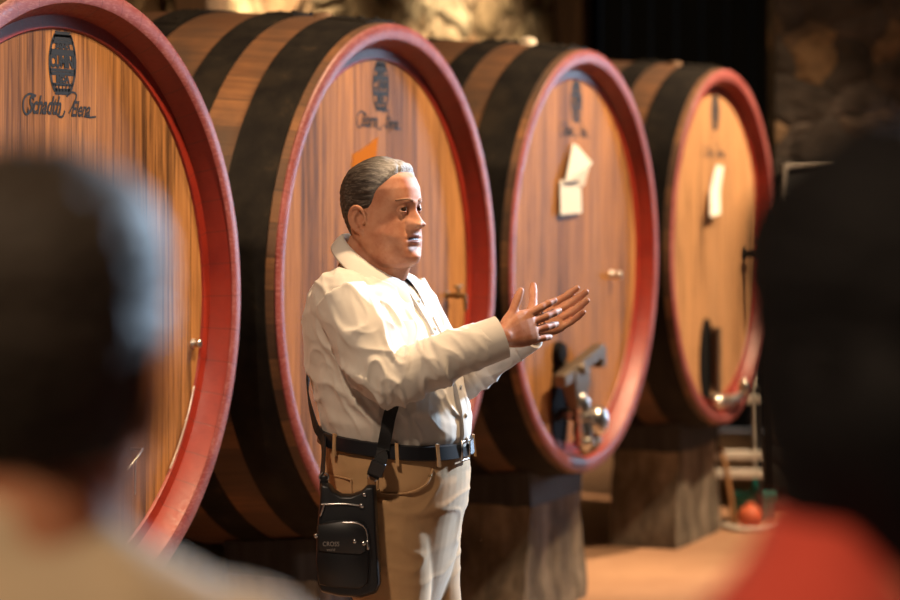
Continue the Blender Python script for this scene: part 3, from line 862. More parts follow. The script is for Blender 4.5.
def hair_mesh(fr, root, maskf, thick, mat_, name='hair', strand=.0022, freq=(22,150,120), seed=0.0):
    T, f, l, Z = head_grid(False, 1.0, 240, 150); nz, nt = T.shape
    ang = np.abs((T + PI) % (2*PI) - PI)
    m = maskf(ang, Z)                                # metres inside the hairline
    w = sstep(0, .016, m)
    P = np.stack([f, l, Z], -1)
    # outward normals from the grid
    dT = np.roll(P, -1, 1) - np.roll(P, 1, 1); dZ = np.gradient(P, axis=0)
    N = np.cross(dT, dZ); N /= np.linalg.norm(N, axis=-1, keepdims=True) + 1e-9
    th = thick(ang, Z, f)
    nn = np.zeros_like(f)
    for i in range(nz):
        for j in range(nt):
            if m[i, j] > -.006:
                p = P[i, j]
                nn[i, j] = noise.noise(Vector((p[0]*freq[0] + seed, p[1]*freq[1], p[2]*freq[2]))) + .6*noise.noise(Vector((p[0]*freq[0]*.5, p[1]*freq[1]*.35 + seed, p[2]*freq[2]*.35)))
    off = -.004 + (.004 + th + strand*nn)*w
    Q = P + N*off[..., None]
    idx = -np.ones((nz, nt), int); V = []
    for i in range(nz):
        for j in range(nt):
            if m[i, j] > -.006: idx[i, j] = len(V); V.append(tuple(Q[i, j]))
    n0 = len(V); inner = {}
    F = []
    for i in range(nz-1):
        for j in range(nt):
            a = (idx[i,j], idx[i,(j+1) % nt], idx[i+1,(j+1) % nt], idx[i+1,j])
            if min(a) >= 0: F.append(a)
    if (idx[-1] >= 0).all(): F.append(tuple(idx[-1]))
    me = new_mesh(name, V, F); me.materials.append(mat_)
    o = link(name, me, root)
    o.matrix_local = Matrix.Translation(-Vector(root.location)) @ fr.matrix()
    return o

def hand(w, d, nrm, side, size=1.0, curl=(12, 18, 12), spread=5.0, thumb_out=38, thumb_curl=10, fing_pitch=0.0):
    """w wrist, d finger direction, nrm back-of-hand normal, side: +1/-1 so that thumb lies on side*(d x nrm)"""
    d = Vector(d).normalized(); nrm = Vector(nrm); nrm = (nrm - d*nrm.dot(d)).normalized(); t = d.cross(nrm)*side; w = Vector(w); S = size
    def P(a, b, c): return w + d*(a*S) + t*(b*S) + nrm*(c*S)
    out = []
    rings = []
    for a, hw, hh, off in ((-.03,.026,.021,0),(0,.027,.020,0),(.02,.034,.0185,.001),(.045,.041,.0175,.002),(.07,.0435,.016,.002),(.09,.0425,.0135,.001),(.099,.036,.010,.0)):
        rings.append([P(a, off + hw*math.copysign(abs(math.cos(q))**.75, math.cos(q)), hh*math.copysign(abs(math.sin(q))**.85, math.sin(q))) for q in np.linspace(0, 2*PI, 20, endpoint=False)])
    out.append(loft(rings))
    out.append(ellipsoid(P(.035, .022, -.011), (.022*S, .020*S, .017*S)))
    fingers = [(.031, .045,.027,.022, .0103), (.0105, .050,.031,.023, .0106), (-.0105, .046,.029,.022, .0100), (-.0305, .036,.022,.019, .0090)]
    for k, (b, l1, l2, l3, r) in enumerate(fingers):
        sp = math.radians(spread*(1.5 - k))
        base = P(.090 - .004*abs(k-1), b, .000)
        fd = (d*math.cos(sp) + t*math.sin(sp)).normalized(); ang = math.radians(fing_pitch)
        pts = [base - fd*.02*S]; rad = [r*1.05*S]
        pts.append(base); rad.append(r*1.1*S); cur = base
        for L, c, rr in ((l1, curl[0] + 3*k, r), (l2, curl[1] + 4*k, r*.93), (l3, curl[2] + 2*k, r*.84)):
            ang += math.radians(c); dirn = fd*math.cos(ang) - nrm*math.sin(ang)
            mid = cur + dirn*(L*.5*S); cur = cur + dirn*(L*S)
            pts += [mid, cur]; rad += [rr*.93*S, rr*1.0*S]
        rad[-1] *= .88
        out.append(tube(pts, rad, 12))
    a = math.radians(thumb_out); td = d*math.cos(a) + t*math.sin(a); b0 = P(.018, .020, -.006)
    td2 = d*math.cos(a + math.radians(thumb_curl)) + t*math.sin(a + math.radians(thumb_curl))
    p1 = b0 + td*(.040*S); p2 = p1 + td2*(.034*S); p3 = p2 + (td2*.96 + td*.1 + nrm*.05).normalized()*(.027*S)
    out.append(tube([b0, b0 + td*.02*S, p1, p1 + (p2-p1)*.5, p2, (p2+p3)*.5, p3], [.0165*S,.0155*S,.0122*S,.0108*S,.0112*S,.0105*S,.0085*S], 12))
    return out

def ell_ring(c, f, l, a, b, n=40, e=2.15, tilt=0.0, a2=None):
    """ring in the horizontal plane: half depth a (front a / back a2), half width b"""
    out = []
    for j in range(n):
        q = 2*PI*j/n; cc, ss = math.cos(q), math.sin(q)
        aa = a if cc > 0 or a2 is None else a2
        x = aa*math.copysign(abs(cc)**(2/e), cc); y = b*math.copysign(abs(ss)**(2/e), ss)
        out.append(Vector(c) + f*x + l*y + Vector((0,0,1))*(tilt*x))
    return out

def finish(me, name, root, mats, off=True):
    if off: set_v(me, get_v(me) - np.array(root.location))
    for q in mats: me.materials.append(q)
    return link(name, me, root)

def folds(me, amp, stretch, seed, ridge=True, weight=None):
    """displace along the normals by stretched noise; stretch: 3x3 rows"""
    V = get_v(me); N = get_n(me); S = np.array(stretch); Q = V @ S.T
    d = np.empty(len(V))
    for i in range(len(V)):
        p = Vector(Q[i]) + Vector((seed, seed*.7, -seed))
        p2 = p + noise.noise_vector(p*.6)*.5
        h = noise.noise(p2)
        d[i] = (max(0.0, 1 - abs(h)*3.0)**1.6 - .25) if ridge else h
    if weight is not None: d = d*weight(V)
    set_v(me, V + N*(amp*d)[:, None]); return me

# ---------- the guide (man in the cream shirt)
YM = 5.80
def MP(px, py, dy=0.0):
    Y = YM + dy; return Vector(((px-450)*Y/2400, Y, H - (py-172)*Y/2400))
base_g = Vector((MP(400, 450).x, YM, 0))
guide = empty('person', base_g); tag(guide, 'grey haired man in cream shirt and tan trousers talking with both hands raised', 'person')
BY = math.radians(68)
bf = Vector((math.sin(BY), -math.cos(BY), 0)); bl = Vector((math.cos(BY), math.sin(BY), 0))
HF = Frame(MP(383.5, 210), math.radians(57), math.radians(3))
def sil(py, x0, x1, b, dl=0.0):
    """ring centre and half depth from the side-on width of the torso"""
    c = MP((x0+x1)/2, py); hwid = (x1-x0)/2*YM/2400
    a = math.sqrt(max(1e-6, hwid**2 - (b*math.cos(BY))**2))/math.sin(BY); return c, a
def torso(rows, tilt=0.0, grow=0.0, e=2.2):
    out = []
    for py, x0, x1, b in rows:
        c, a = sil(py, x0, x1, b); out.append(ell_ring(c, bf, bl, a+grow, b+grow, 48, e, tilt))
    return out
T_ROWS = [(264,346,388,.070),(270,337,398,.102),(277,327,406,.140),(286,317,416,.172),(298,310,425,.193),(315,306,436,.207),(335,304.5,446,.208),(355,306,455,.205),(378,311,463,.204),(400,316,468,.205),(418,320,470,.204),(428,323,470,.198),(437,326,467,.191)]
shR = MP(342, 297, -.165); elR = MP(386, 380, -.245); wrR = MP(499, 338, -.19)
shL = MP(398, 296, .165); elL = MP(452, 382, .20); wrL = MP(526, 331, .085)
parts = [loft(torso(T_ROWS, -.08))]
def sleeve(a, b, c, ra, lip=.012):
    up = smooth_poly([a - (b-a)*.02, a + (b-a)*.5, b - (b-a)*.10, b + (c-b)*.10, b + (c-b)*.55, c], 6)
    n = len(up); rad = [interp(i/(n-1), [0,.2,.4,.5,.6,.8,1], ra) for i in range(n)]
    pts, fr = frames(up); rings = []
    for p, r, (t, u, w) in zip(pts, rad, fr): rings.append([p + (u*math.cos(q) + w*math.sin(q))*r for q in np.linspace(0, 2*PI, 30, endpoint=False)])
    t, u, w = fr[-1]; p = pts[-1]; r = rad[-1]
    for rr, bk in ((r*.99, .004), (r - .008, .004), (r - .009, -.022)):
        rings.append([p + t*bk + (u*math.cos(q) + w*math.sin(q))*rr for q in np.linspace(0, 2*PI, 30, endpoint=False)])
    return loft(rings)
RA = [.066,.078,.073,.071,.066,.058,.049]
parts += [sleeve(shR, elR, wrR, RA), sleeve(shL, elL, wrL, [.080,.074,.068,.066,.063,.056,.050])]
parts.append(ellipsoid(MP(343, 302, -.125), (.080,.078,.080)))
parts.append(ellipsoid(MP(398, 302, .125), (.075,.075,.078)))
sh = remesh(parts, .0042, 4)
# cloth folds: slanting over the flank and back, gathered at the elbow and along the forearm
fd = Vector((.55, 0, -.83)); fn = Vector((.83, 0, .55))
def wt_torso(V):
    px = 450 + V[:,0]*2400/V[:,1]; py = 172 + (H - V[:,2])*2400/V[:,1]
    return (.25 + .75*sstep(320, 370, py)*(1 - .4*sstep(400, 450, px)))*(1 - sstep(412, 430, py))
folds(sh, .0105, [[fn.x*15, 0, fn.z*15], [0, 5, 0], [fd.x*4, 0, fd.z*4]], 3.1, True, wt_torso)
def wt_elbow(V):
    d = np.linalg.norm(V - np.array(elR), axis=1); return np.exp(-(d/.16)**2)
folds(sh, .0095, [[24, 0, 11], [0, 8, 0], [-5, 0, 9]], 8.3, True, wt_elbow)
folds(sh, .0055, [[12, 0, 12], [0, 10, 0], [-8, 0, 8]], 5.7, True, lambda V: (1 - sstep(412, 430, 172 + (H - V[:,2])*2400/V[:,1]))*.8)
# waist: shirt blouses slightly over the belt
shirt = finish(sh, 'shirt', guide, [M['shirt']])

# placket, buttons, cuffs
def front_pt(py, off=.004, lat=0.0):
    r = sorted(T_ROWS); ys = [q[0] for q in r]
    x0 = interp(py, ys, [q[1] for q in r]); x1 = interp(py, ys, [q[2] for q in r]); b = interp(py, ys, [q[3] for q in r])
    c, a = sil(py, x0, x1, b); return c + bf*(a+off)*math.sqrt(max(0, 1-(lat/b)**2)) + bl*lat - Vector((0,0,1))*.08*a
pl = MB(); rings = []
for py in np.linspace(286, 438, 26):
    rings.append([front_pt(py, .009, -.016), front_pt(py, .011, 0), front_pt(py, .009, .016), front_pt(py, -.004, .016), front_pt(py, -.006, 0), front_pt(py, -.004, -.016)])
pl.add(loft(rings)).build('placket', M['shirt'], shirt, off=base_g, auto=40)
for py in (296, 322, 350, 378, 406, 430):
    p = front_pt(py, .011); MB().add(lathe(p, bf, [(.006,0),(.006,.002),(.002,.003)], 12)).build('button', M['button'], shirt, off=base_g)
def cuff(c, d, r, name='cuff'):
    d = Vector(d).normalized(); k = MB().add(lathe(c - d*.055, d, [(r-.006,.0),(r+.0035,.0),(r+.0025,.03),(r+.002,.062),(r-.003,.063),(r-.006,.055)], 30))
    k.f = k.f[:-2]; return k.build(name, M['shirt'], shirt, off=base_g, auto=50)
cuff(wrR, wrR-elR, .0495); cuff(wrL, wrL-elL, .0505)
# collar: stand and falling leaf around the neck
cc = MP(373, 266)
def collar():
    V = []; F = []; n = 50
    rows = ((.000, .073, .078, 0), (.030, .071, .074, 1), (.036, .075, .078, 2), (.021, .090, .098, 3), (-.014, .108, .122, 4))
    for i in range(n+1):
        q = math.radians(16 + 328*i/n); front = math.cos(q); open_ = abs(q - PI)/PI
        for dz, a, b, k in rows:
            slope = -.66*front*a - .004*(1+front)
            ext = 1.0
            if k >= 3: ext = 1 + .20*max(0, front)**4; dz2 = dz - (.022*max(0, front)**3 if k == 4 else .008*max(0, front)**3)
            else: dz2 = dz
            p = cc + bf*(a*ext*math.cos(q) + (.004 if k < 3 else .008)) + bl*(b*math.sin(q)) + Vector((0,0,1))*(dz2 + slope - .006)
            V.append(p)
    w = 5
    for i in range(n):
        for j in range(4): F.append((i*w+j, i*w+j+1, (i+1)*w+j+1, (i+1)*w+j))
    m = MB(); m.add((V, F)); o = m.build('collar', M['shirt'], shirt, off=base_g)
    s = o.modifiers.new('t', 'SOLIDIFY'); s.thickness = .003; s.offset = 0
    s = o.modifiers.new('s', 'SUBSURF'); s.levels = 1; s.render_levels = 1
    return o
collar()
pk = []
for (a, b) in ((-.12,-.05), (.05,.12)):
    V = []; 
    for py in (312, 345):
        for lat in np.linspace(a, b, 5): V.append(front_pt(py, .006, lat))
    pk = MB().add((V + [v - bf*.006 for v in V], [(i, i+1, 6+i, 5+i) for i in range(4)] + [(10+i, 15+i, 16+i, 11+i) for i in range(4)] + [(0,10,11,1),(1,11,12,2),(2,12,13,3),(3,13,14,4),(5,6,16,15),(6,7,17,16),(7,8,18,17),(8,9,19,18),(0,5,15,10),(4,14,19,9)]))
    pk.build('pocket', M['shirt'], shirt, off=base_g, auto=40)

# trousers
P_ROWS = [(434,326,466,.190),(450,325,468,.192),(470,325.5,469,.196),(492,327,467,.197),(512,330,462,.192),(540,334,457,.185),(570,342,450,.160),(600,354,438,.12),(625,367,426,.08)]
tr = [loft(torso(P_ROWS, -.10, 0, 2.3))]
def leg(path, rad, e=1.0):
    return tube(smooth_poly(path, 6), [interp(i/(6*(len(path)-1)), np.linspace(0, 1, len(rad)), rad) for i in range(6*(len(path)-1)+1)], 32, up=bf, round_ends=False)
def LP(pt, z, lat): # leg point given pixel x at its own depth
    Y = YM + lat*math.sin(BY); return Vector(((pt-450)*Y/2400, Y, z))
rl = [LP(384, .93, -.095), LP(388, .82, -.10), LP(392, .67, -.105), LP(390, .48, -.11), LP(388, .28, -.11), LP(386, .075, -.11)]
ll = [LP(412, .93, .085), LP(418, .82, .09), LP(424, .67, .095), LP(434, .48, .10), LP(434, .28, .10), LP(433, .075, .10)]
tr.append(leg(rl, [.122,.112,.090,.082,.074,.072])); tr.append(leg(ll, [.118,.106,.090,.080,.074,.072]))
tm = remesh(tr, .0055, 6)
def wt_hip(V): return .35 + .65*np.exp(-((V[:,2]-.85)/.10)**2)
folds(tm, .0034, [[9, 0, 3], [0, 6, 0], [-3, 0, 22]], 12.2, True, wt_hip)
folds(tm, .002, [[16, 0, 2], [0, 12, 0], [0, 0, 4]], 2.2, False)
trousers = finish(tm, 'trousers', guide, [M['chino']])
def hip_pt(py, q, grow=.0):
    ys = [r[0] for r in P_ROWS]; c, a = sil(py, interp(py, ys, [r[1] for r in P_ROWS]), interp(py, ys, [r[2] for r in P_ROWS]), interp(py, ys, [r[3] for r in P_ROWS]))
    b = interp(py, ys, [r[3] for r in P_ROWS]); e = 2.3; cc_, ss = math.cos(q), math.sin(q)
    x = (a+grow)*math.copysign(abs(cc_)**(2/e), cc_); y = (b+grow)*math.copysign(abs(ss)**(2/e), ss)
    return c + bf*x + bl*y - Vector((0,0,1))*.10*x
def strip(pts_up, pts_dn, pts_up2, pts_dn2):
    return loft([[a, b, c, d] for a, b, c, d in zip(pts_up, pts_dn, pts_dn2, pts_up2)])
qs = np.linspace(0, 2*PI, 97)
bm_ = MB().add(loft([[hip_pt(432, q, .004), hip_pt(433, q, .012), hip_pt(445.5, q, .012), hip_pt(447, q, .004)] for q in qs], cap=False))
belt = bm_.build('belt', M['belt'], guide, off=base_g, auto=40)
bk = MB()
p = hip_pt(439.5, .0, .014); zz = Vector((0,0,1))
for s in (-1, 1): bk.add(box(p + bl*(s*.024), (.006,.006,.048), None)); bk.add(tube([p + bl*-.024 + zz*(s*.022), p + bl*.024 + zz*(s*.022)], .0032, 8))
bk.build('buckle', M['steel'], belt, off=base_g)
for q in (-.55, -1.15, -1.95, .55, 1.3):
    MB().add(loft([[hip_pt(py, q + dq, g) for dq, g in ((-.022,.010),(.022,.010),(.022,.016),(-.022,.016))] for py in (430, 435, 446, 452)])).build('belt_loop', M['chino'], trousers, off=base_g, auto=40)
# front pocket seam, back pocket and rivets on the near hip
def hip_curve(pts, r, name, mt, grow=.004):
    P = [hip_pt(py, q, grow) for q, py in pts]; return MB().add(tube(smooth_poly(P, 6), r, 8)).build(name, mt, trousers, off=base_g)
hip_curve([(-.62,455),(-.72,468),(-.95,477),(-1.25,480),(-1.42,479)], .0026, 'pocket_seam', M['chino'])
hip_curve([(-1.40,457),(-1.42,480),(-1.44,505)], .0022, 'side_seam', M['chino'])
hip_curve([(-1.72,472),(-2.2,472),(-2.62,471)], .0024, 'back_pocket_seam', M['chino'])
hip_curve([(-1.72,472),(-1.72,492),(-1.9,500)], .0022, 'back_pocket_seam', M['chino'])
for q, py in ((-.66,461),(-1.36,462),(-1.40,478)):
    p = hip_pt(py, q, .003); dr = (p - hip_pt(py, q, -.05)).normalized(); MB().add(lathe(p, dr, [(.0045,0),(.004,.003),(.001,.004)], 10)).build('rivet', M['brass'], trousers, off=base_g)
# shoes
def shoes(root, feet, yaw, base):
    f = Vector((math.sin(yaw), -math.cos(yaw), 0)); l = Vector((math.cos(yaw), math.sin(yaw), 0))
    for c in feet:
        c = Vector((c[0], c[1], 0)); rings = []
        for a, w, h in ((-.085,.020,.055),(-.075,.034,.085),(-.03,.040,.095),(.03,.043,.085),(.09,.050,.060),(.15,.048,.047),(.185,.034,.036),(.20,.015,.022)):
            rings.append([c + f*a + l*(w*math.cos(q)) + Vector((0,0,1))*max(.002, h/2 + h/2*math.sin(q)*1.0) for q in np.linspace(0, 2*PI, 20, endpoint=False)])
        MB().add(loft(rings)).build('shoe', M['shoe'], root, off=base)
shoes(guide, [rl[-1], ll[-1]], BY, base_g)

# body: one continuous surface
bp = head_parts(HF, 1.20)
neck0 = HF(-.018, 0, -.055); neck1 = MP(366, 272)
bp.append(tube([neck0, (neck0+neck1)/2 - bf*.004, neck1], [.058,.063,.070], 32))
bp.append(tube([HF(.045,0,-.112), HF(.015,0,-.130), MP(384, 272)], [.036,.052,.056], 24))

bp.append(loft(torso([(r[0], r[1]+7, r[2]-7, r[3]-.02) for r in T_ROWS[2:]] + [(470,335,458,.17),(510,338,452,.165)], -.08)))
def limb(pts, rad): 
    s = smooth_poly(pts, 5); return tube(s, [interp(i/(len(s)-1), np.linspace(0,1,len(rad)), rad) for i in range(len(s))], 20)
wR2 = wrR + (wrR-elR).normalized()*.012; wL2 = wrL + (wrL-elL).normalized()*.012
bp.append(limb([shR + bl*.06 - zz*.05, shR - zz*.05, elR, wR2], [.04,.042,.045,.043,.038,.022])); bp.append(limb([shL - bl*.06 - zz*.05, shL - zz*.05, elL, wL2], [.04,.042,.045,.043,.038,.022]))
for lp in (rl, ll): bp.append(limb(lp, [.085,.08,.07,.055,.05,.04]))
# right hand: back to the camera; left hand: palm to the camera
dR = (MP(558, 311, -.075) - MP(502, 330, -.19)).normalized()
bp += hand(wR2, dR + Vector((0,0,.0)), Vector((-.38,-.92,-.10)), -1, 1.0, curl=(-6,7,5), spread=4.5, thumb_out=38, thumb_curl=8)
dL = (MP(577, 298, .19) - MP(532, 318, .085)).normalized()
bp += hand(wL2, dL, Vector((.28,.95,-.12)), 1, 1.0, curl=(16,20,12), spread=1.0, thumb_out=46, thumb_curl=4)
bmesh_ = remesh(bp, .0024, 2, .5)
V = get_v(bmesh_)
R = np.array([list(HF.f), list(HF.l), list(HF.u)]); Lc = (V - np.array(HF.o)) @ R.T
guide_body = finish(bmesh_, 'body', guide, [M['skin'], M['lips'], M['mouth']])
lip = (Lc[:,0] > .07) & (np.abs(Lc[:,1]) < .024*np.sqrt(np.clip(1-((Lc[:,2]+.0735)/.0135)**2, 0, 1)))
slit = (Lc[:,0] > .07) & (np.abs(Lc[:,1]) < .021) & (np.abs(Lc[:,2] + .0730) < .0030)
pv = np.array([p.vertices[0] for p in guide_body.data.polygons])
mi = np.where(slit[pv], 2, np.where(lip[pv], 1, 0)); guide_body.data.polygons.foreach_set('material_index', mi.astype(np.int32))
eyes(HF, guide, (1, -.50, -.03))
def brow(fr, root, mt):
    for s in (-1, 1):
        P = [fr(.0945*(1 - (x/.0765)**2.25)**(1/2.25) + .0008, s*x, .0185 + .0040*math.sin((x-.013)/.040*PI*.8)) for x in np.linspace(.013, .053, 11)]
        V = tube(P, [(.0024 + .0016*math.sin(PI*min(1, (i+1)/7)), .0021) for i in range(11)], 12, up=fr.u)
        m_ = MB().add(V); o = m_.build('eyebrow', mt, root, off=Vector(root.location))
brow(HF, guide, M['brow'])
def mask_short(ang, Z):
    a = np.degrees(ang)
    line = np.interp(a, [0, 22, 40, 52, 62, 70, 76, 84, 91, 98, 104, 112, 125, 180], [.083,.081,.070,.056,.046,.030,.010,-.002,-.004,-.004,-.010,-.035,-.072,-.083])
    return Z - line
def th_short(ang, Z, f):
    a = np.degrees(ang); return .0035 + .0035*sstep(.05, .10, Z) + .007*sstep(.02, .07, f)*sstep(.075, .10, Z) + .002*sstep(120, 170, a)
hair_mesh(HF, guide, mask_short, th_short, M['grey_hair'], strand=.0022)

# ---------- crossbody bag
BD = -.235
bc = MP(350, 597, BD); bag = empty('crossbody_bag', (bc.x, bc.y, bc.z)); tag(bag, 'black leather crossbody bag hanging at the hip of the man in the cream shirt', 'bag')
bu = Vector((0,0,1)); bx = Vector((math.cos(math.radians(-4)), math.sin(math.radians(-4)), 0)); byv = bx.cross(bu)*1.0   # toward camera
if byv.y > 0: byv = -byv
s_b = (YM+BD)/2400
def BP(px, py, d=0.0): return bx*((px-350)*s_b) + bu*((597-py)*s_b) + byv*d
def slab_outline(pts, d0, d1, rnd=.35):
    c = np.mean(np.array(pts), axis=0); rings = []
    for k, d in ((.94, d0), (1.0, d0 + (d1-d0)*rnd), (1.0, d1 - (d1-d0)*rnd), (.95, d1)):
        rings.append([BP(c[0] + (x-c[0])*k, c[1] + (y-c[1])*k, d) for x, y in pts])
    return loft(rings)
outl = [(321,482),(329,483),(333,489),(342,494),(352,494),(362,490),(368,484),(376,484),(377,500),(378,530),(380,560),(381,583),(377,592),(362,597),(340,596),(322,592),(318,584),(317,555),(318,520),(320,500)]
bevel(MB().add(slab_outline(outl, -.028, .028)).build('pouch', M['bag'], bag), .004)
fp = [(319,524),(331,519),(350,518),(366,520),(371,530),(371,556),(370,580),(362,586),(335,585),(321,582),(318,560)]
o = MB().add(slab_outline(fp, .026, .046)).build('front_pocket', M['bag'], bag)
fl = [(320,522),(345,518),(364,521),(369,529),(368,548),(362,551),(340,550),(321,548)]
flap = MB().add(slab_outline(fl, .044, .050)).build('pocket_flap', M['bag'], o); 
for px, py in ((357,538),(318.5,533),(366,540)): MB().add(lathe(BP(px, py, .047), byv, [(.0055,0),(.0055,.003),(.003,.005),(.001,.005)], 14)).build('snap', M['steel'], flap if px != 318.5 else bag)
zp = MB().add(tube([BP(323,503,.029), BP(345,502,.030), BP(364,504,.029)], .0024, 8)).add(lathe(BP(363,504,.028), byv, [(.006,0),(.006,.004),(.002,.005)], 10)).add(tube([BP(326,503,.031), BP(322,514,.031)], .0025, 8)); zp.build('zipper', M['steel'], bag)
zp = MB().add(tube(smooth_poly([BP(345,519.5,.049), BP(360,520,.050), BP(368,526,.048), BP(370,540,.046)], 5), .0022, 8)).add(tube([BP(369.5,538,.048), BP(370.5,545,.048)], .0036, 8)); zp.build('pocket_zipper', M['steel'], o)
lt = MB()
for txt, px, py, sz, sx in (('CROSS', 333.5, 541, .0150, .85), ('world', 333.5, 546.5, .0090, .9)):
    v, f = font_mesh(txt, sz, sx=sx, ext=.0003)
    q0 = BP(px, py, .0508); lt.add(([q0 + bx*p[0] + bu*p[1] + byv*p[2] for p in v], f))
lt.build('logo', M['graymetal'], flap, smooth=False)
for px in (324, 372): MB().add(tube([BP(px,490,.0), BP(px,478,.004)], [(.011,.004),(.010,.004)], 10, up=bx)).build('strap_tab', M['tanleather'] if px > 350 else M['bag'], bag)
for px, py in ((324,477),(373,477)):
    MB().add(tube([BP(px,py,.004) + bx*(.011*math.cos(a)) + bu*(.009*math.sin(a)) for a in np.linspace(0, 2*PI, 17)], .0022, 8)).build('ring', M['steel'], bag)
MB().add(lathe(BP(366,493,.028), byv, [(.005,0),(.005,.003),(.002,.004)], 12)).build('stud', M['steel'], bag)
# strap over the belly, the far shoulder and down the back
def flat_strap(pts, w, th, side_dirs):
    rings = []
    P = [Vector(p) for p in pts]
    for i, p in enumerate(P):
        a = P[max(i-1,0)]; b = P[min(i+1,len(P)-1)]; t_ = (b-a).normalized(); nn = side_dirs[i]; nn = (nn - t_*nn.dot(t_)).normalized(); s = t_.cross(nn)
        rings.append([p + s*(w/2) + nn*th, p - s*(w/2) + nn*th, p - s*(w/2), p + s*(w/2)])
    return loft(rings)
def on_torso(py, q, grow):
    r = sorted(T_ROWS); ys = [k[0] for k in r]; py_ = py
    b = interp(py_, ys, [k[3] for k in r]); c, a = sil(py_, interp(py_, ys, [k[1] for k in r]), interp(py_, ys, [k[2] for k in r]), b)
    e = 2.2; cq, sq = math.cos(q), math.sin(q); x = (a+grow)*math.copysign(abs(cq)**(2/e), cq); y = (b+grow)*math.copysign(abs(sq)**(2/e), sq)
    return c + bf*x + bl*y - Vector((0,0,1))*.08*x, (bf*cq + bl*sq)
B0 = Vector(bag.location)
pts = [BP(373,476,.006) + B0]; nd = [byv]
pts.append(BP(382, 458, .022) + B0); nd.append(byv)
for py, q in ((440,-1.32),(420,-1.25),(400,-1.16),(382,-1.0),(366,-.45),(354,.6),(340,1.1),(322,1.35),(300,1.5)):
    a, b = on_torso(py, q, .014); pts.append(a); nd.append(b)
top_p = MP(396, 277, .10) + Vector((0,0,.012)); pts.append(top_p); nd.append(Vector((0,0,1)))
for py, q in ((292,2.1),(315,2.55),(350,2.95),(390,3.4),(425,3.85),(440,4.05)):
    a, b = on_torso(py, q, .014); pts.append(a); nd.append(b)
pts.append(BP(323,476,.006) + B0); nd.append((byv - bx).normalized())
sp = smooth_poly(pts, 5); sn = smooth_poly(nd, 5)
MB().add(flat_strap([p - B0 for p in sp], .030, .003, sn)).build('strap', M['web'], bag, smooth=False)
a_ = BP(373.5,478,.016); b_ = BP(381,459,.030); d_ = (b_-a_).normalized(); s_ = d_.cross(byv).normalized(); n_ = s_.cross(d_)
rm_ = Matrix((s_, d_, n_)).transposed()
bevel(MB().add(box((a_+b_)/2 + d_*.004, (.036, .036, .010), rm_)).build('strap_buckle', M['dark_paint'], bag, smooth=False), .003)

